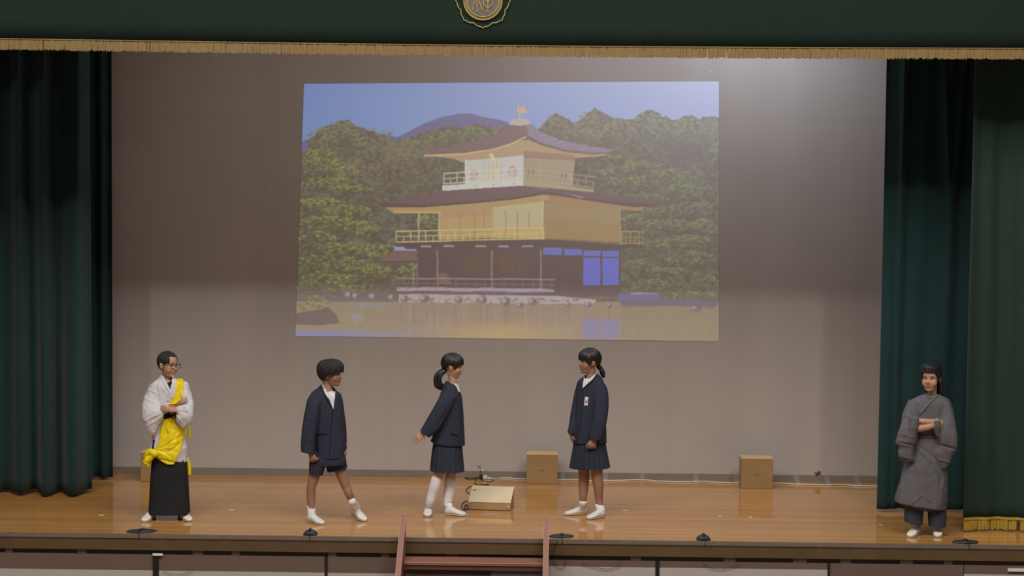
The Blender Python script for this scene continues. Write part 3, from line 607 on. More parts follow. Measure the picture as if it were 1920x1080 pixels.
def crease(co, nr, lines):
    R = np.array(ROT); v = (co - np.array(CAM)) @ R; X = 960 + FPX*v[:, 0]/-v[:, 2]; Y = 540 - FPX*v[:, 1]/-v[:, 2]
    f = np.clip(-nr[:, 1]*2.0, 0, 1); d = np.zeros(len(co))
    for x1, y1, x2, y2, w, a in lines:
        dx, dy = x2-x1, y2-y1; L2 = dx*dx+dy*dy; t = ((X-x1)*dx+(Y-y1)*dy)/L2; tc = np.clip(t, 0, 1)
        r = np.hypot(X-x1-tc*dx, Y-y1-tc*dy); d += a*np.exp(-(r/w)**2)*np.sin(np.pi*np.clip(tc*0.8+0.1, 0, 1))
    return co + nr*(d*f)[:, None]
def remesh(name, parts, voxel, m, parent=None, smooth=6, fn=None, wr=None, seed=0, cr=None):
    mb = MB()
    for p in parts: mb.add(p)
    me = bpy.data.meshes.new('tmp'); me.from_pydata([tuple(v) for v in mb.v], [], mb.f)
    bm = bmesh.new(); bm.from_mesh(me); bmesh.ops.recalc_face_normals(bm, faces=bm.faces); bm.to_mesh(me); bm.free()
    o = bpy.data.objects.new('tmp', me); COL.objects.link(o)
    r = o.modifiers.new('r', 'REMESH'); r.mode = 'VOXEL'; r.voxel_size = voxel; r.adaptivity = 0.0
    if smooth:
        s = o.modifiers.new('s', 'SMOOTH'); s.factor = 0.5; s.iterations = smooth
    dg = bpy.context.evaluated_depsgraph_get(); ev = o.evaluated_get(dg); out = bpy.data.meshes.new_from_object(ev)
    bpy.data.objects.remove(o); bpy.data.meshes.remove(me)
    n = len(out.vertices); co = np.empty(n*3); out.vertices.foreach_get('co', co); co = co.reshape(-1, 3)
    if wr or fn or cr:
        nr = np.empty(n*3); out.vertices.foreach_get('normal', nr); nr = nr.reshape(-1, 3)
        if wr:
            for (amp, sx, sy, sz) in wr:
                d = np.array([mnoise.noise(Vector((c[0]*sx+seed, c[1]*sy, c[2]*sz))) for c in co]); d = (0.25-np.sqrt(d*d+0.002))*1.6 if amp < 0 else d; co = co + nr * (d * abs(amp))[:, None]
        if cr: co = crease(co, nr, cr)
        if fn: co = fn(co, nr)
        out.vertices.foreach_set('co', co.ravel())
    out.polygons.foreach_set('use_smooth', [True]*len(out.polygons)); out.materials.clear(); out.materials.append(m); out.update()
    out.name = name; ob = bpy.data.objects.new(name, out); COL.objects.link(ob)
    if parent: ob.parent = parent; ob.matrix_parent_inverse = Matrix.Translation(-Vector(parent.location))
    return ob
def cut(ob, poly, ymax):
    """open the garment at the neck"""
    me = ob.data; bm = bmesh.new(); bm.from_mesh(me); dead = []; R = ROT.transposed(); n = len(poly)
    for f in bm.faces:
        c = f.calc_center_median()
        if c.y > ymax: continue
        v = R @ (c - CAM); x = 960 + FPX*v.x/-v.z; y = 540 - FPX*v.y/-v.z; ins = False
        for i in range(n):
            xa, ya = poly[i]; xb, yb = poly[(i+1) % n]
            if (y < ya) != (y < yb) and x < (xb-xa)*(y-ya)/(yb-ya)+xa: ins = not ins
        if ins: dead.append(f)
    bmesh.ops.delete(bm, geom=dead, context='FACES'); bm.to_mesh(me); bm.free(); me.update()
def bvh(*obs):
    V = []; F = []
    for o in obs:
        k = len(V); V += [v.co.copy() for v in o.data.vertices]; F += [[i+k for i in p.vertices] for p in o.data.polygons]
    return BVHTree.FromPolygons(V, F)

class Person:
    def __init__(s, Y0, feet_px, label):
        s.Y = Y0; g = FL(*feet_px); s.root = thing('person', (g.x, Y0, 0), label, 'person'); s.body = []
    def W(s, px, py, d=0.0): return P(px, py, s.Y - d)
    def loft(s, secs, sub=5, n=28, ex=2.0):
        """each section: left px,py, right px,py, depth towards the hall, half thickness"""
        q = catmull(secs, sub); rings = []
        for ax, ay, bx, by, d, h, *tl in q:
            A = s.W(ax, ay, d); B = s.W(bx, by, d); c = (A+B)/2; u = (B-A)/2; r = []; tilt = tl[0] if tl else 0.0
            for j in range(n):
                t = 2*math.pi*j/n; ct, st_ = math.cos(t), math.sin(t)
                f = (abs(ct)**ex + abs(st_)**ex) ** (-1/ex)
                r.append(c + u*(ct*f) + Vector((0, h*st_*f, tilt*st_*f*(1.0 if st_ < 0 else 0.25))))
            rings.append(r)
        return rings_mesh(rings)
    def limb(s, pts, n=14, sub=5):
        """each point: px, py, depth, radius in px"""
        return tube([s.W(a, b, d) for a, b, d, r in pts], [r/213.0 for a, b, d, r in pts], n, sub)
    def patch(s, name, tree, left, right, m, off=0.004, th=0.004, nu=10, nv=24, parent=None, folds=None, d0=0.12, flipd=0.0):
        """cloth strip lying on the surface below, between two outlines given in the picture"""
        Lp = catmull([tuple(p) for p in left], 8); Rp = catmull([tuple(p) for p in right], 8)
        def at(l, t):
            k = t*(len(l)-1); i = min(int(k), len(l)-2); f = k-i; return [a+(b-a)*f for a, b in zip(l[i], l[i+1])]
        G = []
        for i in range(nv+1):
            a = at(Lp, i/nv); b = at(Rp, i/nv); row = []
            for j in range(nu+1):
                u = j/nu; px = a[0]+(b[0]-a[0])*u; py = a[1]+(b[1]-a[1])*u
                dr = (P(px, py, 0)-CAM).normalized(); hit = tree.ray_cast(CAM, dr)
                row.append((px, py, (s.Y - hit[0].y) if hit[0] is not None and abs(hit[0].y - s.Y) < 0.45 else None, u, i/nv))
            G.append(row)
        known = [c[2] for r in G for c in r if c[2] is not None]; dd = sum(known)/len(known) if known else d0
        D = np.array([[c[2] if c[2] is not None else np.nan for c in r] for r in G]); 
        if np.isnan(D).all(): D[:] = d0
        for _ in range(60):                                  # extend the depth past the edge of the surface
            if not np.isnan(D).any(): break
            pad = np.pad(D, 1, constant_values=np.nan); nb = np.stack([pad[:-2, 1:-1], pad[2:, 1:-1], pad[1:-1, :-2], pad[1:-1, 2:]])
            cnt = (~np.isnan(nb)).sum(0); mean = np.where(cnt > 0, np.nansum(nb, 0)/np.maximum(cnt, 1), np.nan); D = np.where(np.isnan(D), mean-0.004, D)
        for _ in range(2):
            pad = np.pad(D, 1, mode='edge'); D = np.maximum(D, (pad[:-2, 1:-1]+pad[2:, 1:-1]+pad[1:-1, :-2]+pad[1:-1, 2:])/4)
        V = []; n = nu+1
        for lay in (0, 1):
            for i, r in enumerate(G):
                for j, (px, py, _, u, v) in enumerate(r):
                    e = off + (folds(u, v) if folds else 0)
                    edge = 0.6 if (i in (0, nv) or j in (0, nu)) else 1.0
                    V.append(s.W(px, py, D[i, j] + (e*edge if lay == 0 else e*0.3 - th)))
        F = []; S = n*(nv+1)
        for i in range(nv):
            for j in range(nu):
                a = i*n+j; F += [(a, a+n, a+n+1, a+1), (S+a, S+a+1, S+a+n+1, S+a+n)]
        for j in range(nu): F += [(j, j+1, S+j+1, S+j), (nv*n+j, S+nv*n+j, S+nv*n+j+1, nv*n+j+1)]
        for i in range(nv): F += [(i*n, S+i*n, S+(i+1)*n, (i+1)*n), (i*n+nu, (i+1)*n+nu, S+(i+1)*n+nu, S+i*n+nu)]
        return link_mesh(name, V, F, m, parent or s.root, True)
    # ---- head
    def head(s, px, py, d, yaw, pitch=0.0, roll=0.0, sc=1.0, skin=None, neck=None, mouth_open=False):
        c = s.W(px, py, d)
        R = Matrix.Rotation(math.radians(yaw), 3, 'Z') @ Matrix.Rotation(math.radians(pitch), 3, 'X') @ Matrix.Rotation(math.radians(roll), 3, 'Y')
        s.hc = c; s.hR = R; s.hs = sc; s.skin = skin or M_SKIN
        T = lambda p: R @ (Vector(p)*sc) + c
        s.T = T
        def E(cen, r, rz=0, rx=0):
            Q = Matrix.Rotation(math.radians(rz), 3, 'Z') @ Matrix.Rotation(math.radians(rx), 3, 'X'); V, F = ellipsoid((0, 0, 0), r, Q); return [T(v + Vector(cen)) for v in V], F
        s.body += [E((0, .010, .032), (.073, .090, .084)), E((0, -.022, -.032), (.059, .063, .071)), E((0, -.016, -.060), (.051, .058, .044)), E((0, -.050, -.086), (.029, .024, .020)), E((0, -.030, -.078), (.044, .040, .028)),
                   E((.033, -.042, -.030), (.031, .032, .037)), E((-.033, -.042, -.030), (.031, .032, .037)), E((0, -.066, -.053), (.029, .018, .027)),
                   E((.076, .012, -.006), (.006, .017, .029), 0, -12), E((-.076, .012, -.006), (.006, .017, .029), 0, -12), E((.079, .021, .002), (.006, .011, .020), 25), E((-.079, .021, .002), (.006, .011, .020), -25)]
        V, F = tube([(0, -.072, .014), (0, -.083, -.006), (0, -.0935, -.023)], [.0065, .0075, .0100], 12, 4); s.body.append(([T(v) for v in V], F))
        s.body += [E((.010, -.086, -.026), (.007, .009, .0062)), E((-.010, -.086, -.026), (.007, .009, .0062)), E((0, -.0745, -.047), (.016, .0100, .0050)), E((0, -.0735, -.0575), (.014, .0100, .0055))]
    def sculpt(s, co, nr):
        """eye sockets, philtrum and mouth crease in head space"""
        Ri = np.array(s.hR.transposed()); q = (co - np.array(s.hc)) @ Ri.T / s.hs
        fwd = np.array(s.hR @ Vector((0, -1, 0))) * s.hs; near = (q[:, 2] > -.12) & (q[:, 2] < .13) & (q[:, 1] < 0) & (np.abs(q[:, 0]) < .08)
        def g(cx, cz, sx, sz): return np.exp(-((q[:, 0]-cx)/sx)**2 - ((q[:, 2]-cz)/sz)**2) * near
        dsp = -0.0055*g(.030, .003, .016, .010) - 0.0055*g(-.030, .003, .016, .010) + 0.003*g(.030, .022, .018, .006) + 0.003*g(-.030, .022, .018, .006)
        dsp += -0.0035*g(0, -.0525, .016, .0022) - 0.002*g(.024, -.0525, .005, .004) - 0.002*g(-.024, -.0525, .005, .004) - .002*g(0, -.069, .02, .005) - .003*g(0, .008, .006, .010)
        return co + fwd[None]*dsp[:, None]
    def face(s, tree, brow=1.0, eyes=1.0, lipcol=None, lip_open=False):
        """eyes, brows and lips fitted to the finished head"""
        R, c, k = s.hR, s.hc, s.hs
        fwd = R @ Vector((0, -1, 0))
        def surf(x, z):
            o = s.T((x, -.25, z)); h = tree.ray_cast(o, -fwd); return h[0] if h[0] is not None else s.T((x, -.07, z))
        for sx in (-1, 1):
            e = surf(.030*sx, .003)
            V, F = ellipsoid((0, 0, 0), (.0130*k, .0056*k, .0038*k*eyes), R); eye = link_mesh('eye', [v+e-fwd*0.0022 for v in V], F, M_EYE, s.root, True)
            V, F = ellipsoid((0, 0, 0), (.0052*k, .0030*k, .0045*k*eyes), R); ir = link_mesh('iris', [v+e+fwd*0.0030 for v in V], F, M_IRIS, eye); ir['label'] = 'dark brown iris'
            pts = [surf(x*sx, z)+fwd*0.0012 for x, z in [(.014, .0040), (.022, .0085), (.031, .0095), (.044, .0045)]]
            V, F = tube(pts, [.0012*k, .0016*k, .0018*k, .0012*k], 6, 4); link_mesh('eyelashes', V, F, M_HAIR, s.root, True)
            pts = [surf(x*sx, z)+fwd*0.0008 for x, z in [(.013, .0215), (.026, .0275), (.040, .0260), (.048, .0200)]]
            V, F = tube(pts, [.0017*k*brow, .0026*k*brow, .0022*k*brow, .0010*k], 6, 4); link_mesh('eyebrow', V, F, M_HAIR, s.root, True)
        mb = MB()
        for z, r in ((-.0482, .0024), (-.0566, .0032)):
            pts = [surf(x, z + (-.0525 - z)*abs(x)/.0215)+fwd*0.0006 for x in (-.0205, -.011, 0, .011, .0205)]
            mb.add(tube(pts, [.0014*k, r*k*.8, r*k, r*k*.8, .0014*k], 8, 4))
        o = mb.build('lips', M_LIP, s.root, True)
    def locks(s, name, specs, m, cap=None, seed=0, parent=None, vol=1.0, jit=.006, top=.93):
        """hair: a scalp cap down to the hairline plus many tapered locks laid over it.
        specs: (phi0, phi1, count, end z (front of range), end z (end of range), lift, width, lean)"""
        rg = random.Random(seed); mb = MB(); C0 = Vector((0, .012, .030)); RR = (.0785*vol, .0965*vol, .0905*vol)
        def scalp(phi, z, lift=0.0):
            zz = max(min((z - C0.z)/RR[2], 1), -0.92); rad = math.sqrt(max(0.0, 1-zz*zz))
            if z < C0.z: rad = rad*0.55 + 0.45*math.sqrt(max(0.0, 1-(zz*0.55)**2))
            return Vector((C0.x + (RR[0]*rad+lift)*math.sin(phi), C0.y - (RR[1]*rad+lift)*math.cos(phi), C0.z + RR[2]*zz + (lift if zz > 0.9 else lift*max(0, zz))))
        if cap:
            nph = 60; rows = 16; rings = []
            for i in range(rows+1):
                u = i/rows; ring = []
                for j in range(nph):
                    ph = -math.pi + 2*math.pi*j/nph; a = abs(math.degrees(ph)); ks = sorted(cap)
                    ze = np.interp(a, [q[0] for q in ks], [q[1] for q in ks])
                    ang0 = 0.06; zt = C0.z+RR[2]*math.cos(ang0); z = C0.z+RR[2]*math.cos(ang0+(math.acos(max(-1, min(1, (ze-C0.z)/RR[2])))-ang0)*u)
                    ring.append(scalp(ph, z, -0.006*max(0, (u-0.85)/0.15)))
                rings.append(ring)
            inner = [[(p-C0)*0.9+C0 for p in r] for r in reversed(rings)]
            mb.add(rings_mesh(rings+inner))
        for ph0, ph1, cnt, z0, z1, lift, wd, lean in specs:
            for q in range(cnt):
                f = (q+rg.random())/cnt; ph = math.radians(ph0+(ph1-ph0)*f); ze = z0+(z1-z0)*f+rg.uniform(-jit, jit*.7); zs = C0.z+RR[2]*rg.uniform(top, 0.99)
                pts = []; rad = []
                for i in range(7):
                    u = i/6; z = zs+(ze-zs)*u**1.1; pts.append(scalp(ph+math.radians(lean)*u*u+rg.uniform(-.03, .03), z, lift*(0.35+0.65*math.sin(u*2.6))+rg.uniform(-.001, .002))); rad.append(wd*(0.55+0.6*u if u < 0.6 else 0.91*(1-u)/0.4+0.12))
                # a little curl of the tip inwards
                mb.add(tube(pts, rad, 6, 2))
        V = [s.T(v) for v in mb.v]
        return link_mesh(name, V, mb.f, m, parent or s.root, True)
    # ---- hand: wrist px position, direction in picture + depth
    def hand(s, w, dirv, palm, curl=40, spread=6, side=1, sc=0.86, thumb=(0.6, 0.7, 0.3), curls=None):
        W = w if isinstance(w, Vector) else s.W(*w); f = Vector(dirv).normalized(); nrm = Vector(palm); nrm = (nrm - f*nrm.dot(f)).normalized(); l = f.cross(nrm)*side
        k = sc; parts = []
        rings = []
        for u, hw, th in [(-.022, .020, .017), (0, .022, .016), (.03, .034, .016), (.06, .040, .015), (.078, .038, .012)]:
            c = W+f*(u*k); rings.append([c+(l*(math.cos(2*math.pi*j/16)*hw)+nrm*(math.sin(2*math.pi*j/16)*th))*k for j in range(16)])
        parts.append(rings_mesh(rings))
        for i, (o, L, r) in enumerate([(.030, .066, .0080), (.0105, .074, .0084), (-.0095, .069, .0080), (-.029, .054, .0070)]):
            p = W+(f*.072+l*o)*k; a = math.radians(spread)*(1.5-i)*0.9; df = (f*math.cos(a)+l*math.sin(a)); pts = [p-df*.012*k, p]; ang = 0; cu = math.radians((curls or [curl]*4)[i])
            for seg in (.42, .32, .26):
                ang += cu*(0.8 if seg > .4 else 1.0); p = p+(df*math.cos(ang)+nrm*math.sin(ang))*(L*seg*k); pts.append(p)
            parts.append(tube(pts, [r*k, r*k, r*.95*k, r*.88*k, r*.72*k], 10, 3))
        p = W+(f*.014+l*.020)*k; td = (f*thumb[0]+l*thumb[1]+nrm*thumb[2]).normalized(); td2 = (td*0.8+f*0.5).normalized()
        parts.append(tube([p, p+td*.030*k, p+td*.048*k+td2*.008*k, p+td*.048*k+td2*.030*k], [.013*k, .0105*k, .0092*k, .0072*k], 10, 3))
        s.body += parts
    # ---- foot: indoor shoe standing on the floor
    def shoe(s, heel, toe, sock_top=None, L=0.215, wd=0.078, zh=0.0, kind='shoe', m=None, name='shoe'):
        h = FL(*heel); t = FL(*toe); f = (t-h); f.z = 0; f.normalize(); l = Vector((-f.y, f.x, 0)); h.z = 0; tz = 0.0
        prof = [(0.00, .030, .010, .048), (.04, .034, .003, .066), (.16, .036, .002, .074), (.34, .034, .004, .070), (.50, .036, .002, .056), (.68, .041, .002, .043), (.84, .038, .002, .036), (.95, .026, .004, .028), (1.0, .012, .008, .018)]
        def rings(z0f, z1f, grow=0.0):
            out = []
            for u, w, zb, zt in prof:
                c = h+f*(u*L); zl = zh*(1-u) ; a, b = z0f(zb, zt), z1f(zb, zt); r = []
                for j in range(20):
                    tt = 2*math.pi*j/20; cc, ss = math.cos(tt), math.sin(tt); e = (abs(cc)**2.6+abs(ss)**2.6)**(-1/2.6)
                    r.append(c+l*(cc*e*(w*wd/.078+grow)*(1 if ss < 0 else 0.97))+Vector((0, 0, zl+(a+b)/2+(b-a)/2*ss*e)))
                out.append(r)
            return rings_mesh(out)
        o = link_mesh(name, *rings(lambda a, b: a+.006, lambda a, b: b), m or M_SHOE, s.root, True)
        if kind == 'shoe':
            link_mesh('sole', *rings(lambda a, b: 0.001, lambda a, b: 0.014, 0.0015), M_SOLE, o, True)
            # instep strap
            c = h+f*(L*.47); pts = [c+l*(.036*math.cos(a))+Vector((0, 0, zh*.5+.004+.056*math.sin(a))) for a in [math.pi*(.18+.64*q/8) for q in range(9)]]
            V, F = tube(pts, [.005]*9, 6, 2); st_ = link_mesh('strap', V, F, m or M_SHOE, o, True)
        s.ank = h+f*(L*.17)+Vector((0, 0, .06+zh*.8)); return s.ank
    def fin(s, voxel=0.0042):
        b = remesh('body', s.body, voxel, s.skin, s.root, smooth=6, fn=s.sculpt if hasattr(s, 'hc') else None)
        s.bodyo = b; return b
    def legto(s, pts, ank, r_ank=6.6):
        """leg from picture points down to a world ankle"""
        P_ = [s.W(a, b, d) for a, b, d, r in pts]+[Vector(ank)+Vector((0, 0, .012)), Vector(ank)-Vector((0, 0, .015))]; R_ = [r/213 for *_, r in pts]+[r_ank/213, r_ank/213]
        return tube(P_, R_, 16, 5)
def sockfrom(s, pts, ank, name, m, r_ank=7.5, ribs=None):
    P_ = [s.W(a, b, d) for a, b, d, r in pts]+[Vector(ank)+Vector((0, 0, .012)), Vector(ank)-Vector((0, 0, .02))]; R_ = [r/213 for *_, r in pts]+[r_ank/213, (r_ank+.5)/213]
    V, F = tube(P_, R_, 18, 5); return link_mesh(name, V, F, m, s.root, True)
# ------------------------------------------------------------------ people
def pleated(s, name, secs, pleats, amp, m, sub=4, ex=2.2, phase=0.0):
    q = catmull(secs, sub); rings = []; n = pleats*4
    for i, (ax, ay, bx, by, d, h) in enumerate(q):
        A = s.W(ax, ay, d); B = s.W(bx, by, d); c = (A+B)/2; u = (B-A)/2; r = []; g = amp*(0.25+0.75*i/(len(q)-1))
        for j in range(n):
            t = 2*math.pi*j/n+phase; ct, st_ = math.cos(t), math.sin(t); f = (abs(ct)**ex+abs(st_)**ex)**(-1/ex)
            k = (0.0, 1.0, 0.66, 0.33)[j % 4]; f *= 1-g*k/max(u.length, .05)
            r.append(c+u*(ct*f)+Vector((0, h*st_*f, 0)))
        rings.append(r)
    V, F = rings_mesh(rings); o = link_mesh(name, V, F, m, s.root); return o
def button(s, tree, px, py, m, r=0.006):
    h = tree.ray_cast(CAM, (P(px, py, 0)-CAM).normalized())
    c = h[0] if h[0] is not None else s.W(px, py, .15); V, F = ellipsoid(c, (r, .0035, r)); return link_mesh('button', V, F, m, s.root, True)
CLOTH_WR = [(.0055, 7, 7, 3.2), (.0025, 19, 19, 9)]

# ---- 1: boy in white kimono with yellow sash
def person_monk():
    s = Person(FL(312, 973).y, (312, 975), 'child with cropped hair and glasses in white kimono with yellow sash, arms crossed')
    s.head(315.5, 684.5, .015, 58, 3, 0, 1.0, M_SKIN)
    s.body += [s.limb([(313, 696, -.012, 9.2), (314, 706, -.012, 9.2), (315, 716, -.01, 11)]),
        s.loft([(300, 712, 330, 712, -.01, .05), (288, 722, 346, 723, -.01, .075), (288, 745, 344, 745, 0, .085), (292, 790, 342, 790, 0, .085), (292, 850, 344, 850, 0, .085), (296, 870, 340, 870, 0, .07)]),
        s.limb([(295, 733, 0, 7.5), (283, 754, .03, 7.5), (281, 776, .07, 7), (299, 773, .10, 6.2), (316, 767, .12, 5.4), (334, 757, .15, 5)]), s.limb([(339, 733, 0, 7.5), (348, 752, .03, 7.5), (348, 776, .08, 7.5), (338, 774, .14, 7), (322, 769.5, .185, 6)])]
    s.hand(s.W(321, 769, .19), (-1, -.1, .22), (.1, 1, 0), curl=16, spread=1, side=-1, sc=.72, thumb=(.95, .22, .2))
    s.hand(s.W(335, 755, .165), (.82, -.1, .4), (0, 1, -.1), curl=20, spread=2, side=1, sc=.64, thumb=(.95, .25, .1))
    a1 = s.shoe((287, 971.5), (268, 980), name='shoe'); a2 = s.shoe((339, 971), (359, 979.5), name='shoe')
    s.body += [s.legto([(302, 860, 0, 14), (300, 905, 0, 11), (293, 935, 0, 9)], a1), s.legto([(328, 860, 0, 14), (333, 905, 0, 11), (336, 935, 0, 9)], a2)]
    body = s.fin(.0042); tb = bvh(body); s.face(tb, brow=1.0)
    for a, x in ((a1, 290), (a2, 339)): sockfrom(s, [(x, 948, 0, 8.6)], a, 'sock', M_GREYSOCK, 8.3)
    # kimono with its wide sleeves
    kim = remesh('kimono', [
        s.loft([(302, 703, 327, 706, -.02, .050, .075), (297, 709, 337, 711, -.012, .066, .055), (287, 716, 347, 717, -.005, .085), (282, 726, 352, 727, 0, .098), (283, 748, 350, 748, .005, .105), (287, 775, 347, 775, .005, .105), (288, 800, 347, 800, .005, .105), (284, 825, 349, 825, .005, .11), (282, 838, 350.5, 845, .005, .115), (282, 848, 351, 861, .005, .118), (283, 851, 351, 866.5, .005, .118)], ex=2.3),
        s.loft([(281, 722, 303, 712, 0, .075), (273, 740, 300, 740, .03, .07), (268, 758, 301, 757, .07, .065), (267, 775, 314, 768, .125, .058), (269, 790, 312, 778, .13, .05), (273, 803, 301, 793, .125, .04), (279, 812, 293, 808, .12, .03), (284, 817, 289, 816, .115, .018)], ex=2.2),
        s.loft([(330, 714, 351, 719, 0, .075), (334, 735, 359, 738, .03, .07), (337, 752, 362, 753, .08, .06), (323, 766, 362.5, 768, .125, .055), (325, 778, 361.5, 781, .135, .045), (332, 790, 357, 792, .13, .04), (339, 799, 350, 800, .125, .028), (343, 803, 347, 803, .12, .015)], ex=2.2)],
        .006, M_KIM, s.root, smooth=3, wr=[(-.012, 8, 8, 5), (-.006, 17, 17, 11)], seed=3,
        cr=[(272, 746, 294, 758, 1.8, .007), (270, 790, 302, 774, 1.8, .008), (273, 801, 304, 781, 1.6, .007), (277, 729, 298, 740, 1.8, .006), (292, 722, 299, 752, 2, -.007), (301, 738, 303, 768, 1.6, .005), (307, 742, 306, 768, 1.6, .005), (340, 752, 354, 776, 1.8, .007), (328, 776, 346, 797, 1.6, .007), (344, 733, 358, 748, 1.8, .006), (334, 770, 358, 777, 1.8, -.006), (286, 812, 296, 806, 1.6, .005), (296, 800, 288, 838, 1.8, .006), (347, 815, 340, 860, 1.8, -.006), (284, 838, 290, 815, 1.6, .005)])
    hak = remesh('long_skirt', [s.loft([(287, 846, 347, 846, 0, .10), (284, 870, 350, 870, 0, .115), (281.5, 905, 353, 905, 0, .125), (279.5, 940, 355, 939, 0, .135), (278, 963, 356.5, 961, 0, .14)], ex=2.6)], .005, M_BLK, s.root, smooth=1, wr=[(.006, 13, 13, 1.2)], seed=8)
    cut(kim, [(304, 696), (326, 697), (322.5, 708), (320, 732), (315.5, 723), (308.5, 711)], s.Y+.02)
    tk = bvh(kim, body); tall = bvh(kim, hak)
    # neck opening, undershirt, collar bands and dark belt
    s.patch('undershirt', bvh(kim, body), [(312.5, 719.5), (315.5, 726), (319, 734)], [(323, 712), (323, 722), (320.5, 734)], M_BLK, .004, .004, 6, 12)
    s.patch('kimono_collar', tk, [(300, 702), (304, 713), (310, 725), (317, 737), (318, 750)], [(303.5, 701), (309, 711), (315, 722), (320.5, 734), (324, 746)], M_KIM, .007, .006, 6, 24)
    s.patch('kimono_collar', tk, [(322.5, 704), (321.5, 716), (318, 733), (312, 752)], [(330, 707), (328, 720), (324, 737), (319, 754)], M_KIM, .006, .005, 6, 24)
    s.patch('belt', tk, [(307, 776), (306, 785)], [(331, 772), (330, 786)], M_BLK, .006, .006, 8, 8)
    s.patch('undergarment', tk, [(286.5, 824), (285.5, 836), (284, 848)], [(290.5, 825), (288.5, 838), (287, 848)], M_BLK, .004, .004, 4, 12)
    fo = lambda u, v: .006*math.sin(u*15+2*v)+.003*math.sin(u*31+5*v)
    s.patch('shoulder_sash', tk, [(332, 709), (330.5, 722), (329, 738), (323, 749), (316, 759)], [(343.5, 710), (344, 722), (343, 738), (338, 749), (331, 758)], M_YEL, .012, .012, 18, 40, folds=fo)
    def fo2(u, v):
        r = math.hypot(u, (.62-v)*1.6); th = math.atan2((.62-v)*1.6, u+.03)      # creases radiate from the knot at the hip
        k = min(1.0, r*2.2)*(1-.35*r)
        return k*(.013*(abs(math.sin(5.5*th+1.2*math.sin(4*r)))**.6-.5)+.006*(abs(math.sin(13*th+2.5*r))**.7-.5)+.006*mnoise.noise(Vector((u*9, v*9, 1.3))))
    s.patch('yellow_drape', tall, [(308, 786), (301, 806), (299, 822), (295, 838), (288, 848), (297, 861), (314, 871.5)], [(327, 781), (331, 797), (347, 806), (344.5, 822), (339, 842), (331, 861), (326, 871)], M_YEL, .017, .012, 56, 84, folds=fo2)
    V = remesh('sash_knot', [s.limb([(290, 848, .15, 5), (283, 846, .15, 5.5), (276, 850, .14, 5), (272, 857, .14, 3)]), s.limb([(291, 850, .15, 4.5), (285, 857, .15, 5.5), (278, 862, .14, 6), (275, 868, .14, 5.5), (279, 876, .13, 2.5)]),
        s.limb([(293, 850, .16, 6), (286, 851, .165, 5.5)]), s.limb([(276, 862, .15, 5), (272, 866, .15, 4)])], .005, M_YEL, s.root, smooth=3, wr=[(-.008, 30, 30, 30)], seed=2)
    for sec in ([(351, 796, 355, 796, -.02, .008), (352, 810, 357, 808, -.02, .01), (352, 823, 358, 823, -.02, .006)], [(349, 858, 353, 858, -.03, .01), (351, 875, 358, 874, -.03, .012), (352, 892, 358.5, 891, -.03, .007)]):
        V, F = s.loft(sec, 5, 16); link_mesh('sash_tail', V, F, M_YEL, s.root, True)
    # cropped hair
    s.locks('hair', [(-44, 44, 90, .084, .078, .000, .0035, 0), (44, 100, 60, .022, .020, .000, .0035, 0), (-100, -44, 60, .020, .022, .000, .0035, 0), (100, 180, 90, .005, -.040, .000, .0035, 0), (-180, -100, 90, -.040, .005, .000, .0035, 0)], M_HAIR2, cap=[(0, .088), (25, .085), (45, .074), (58, .016), (72, .008), (88, .006), (98, .022), (112, -.010), (135, -.045), (180, -.058)], seed=4, vol=.985, jit=.003)
    # glasses
    T = s.T; mb = MB()
    for sx in (-1, 1):
        ring = [(sx*.0345+.0265*math.copysign(abs(math.cos(a))**.6, math.cos(a)), -.088, -.001+.0180*math.copysign(abs(math.sin(a))**.6, math.sin(a))) for a in [2*math.pi*k/20 for k in range(21)]]
        mb.add(tube([T(p) for p in ring], [.0022]*21, 6, 1)); mb.add(tube([T(p) for p in [(sx*.061, -.087, .008), (sx*.072, -.06, .006), (sx*.081, .008, .006)]], [.0021]*3, 6, 2))
    mb.add(tube([T(p) for p in [(-.008, -.089, .005), (0, -.093, .008), (.008, -.089, .005)]], [.0021]*3, 6, 2)); link_mesh('glasses', mb.v, mb.f, M_BLACK, s.root, True)
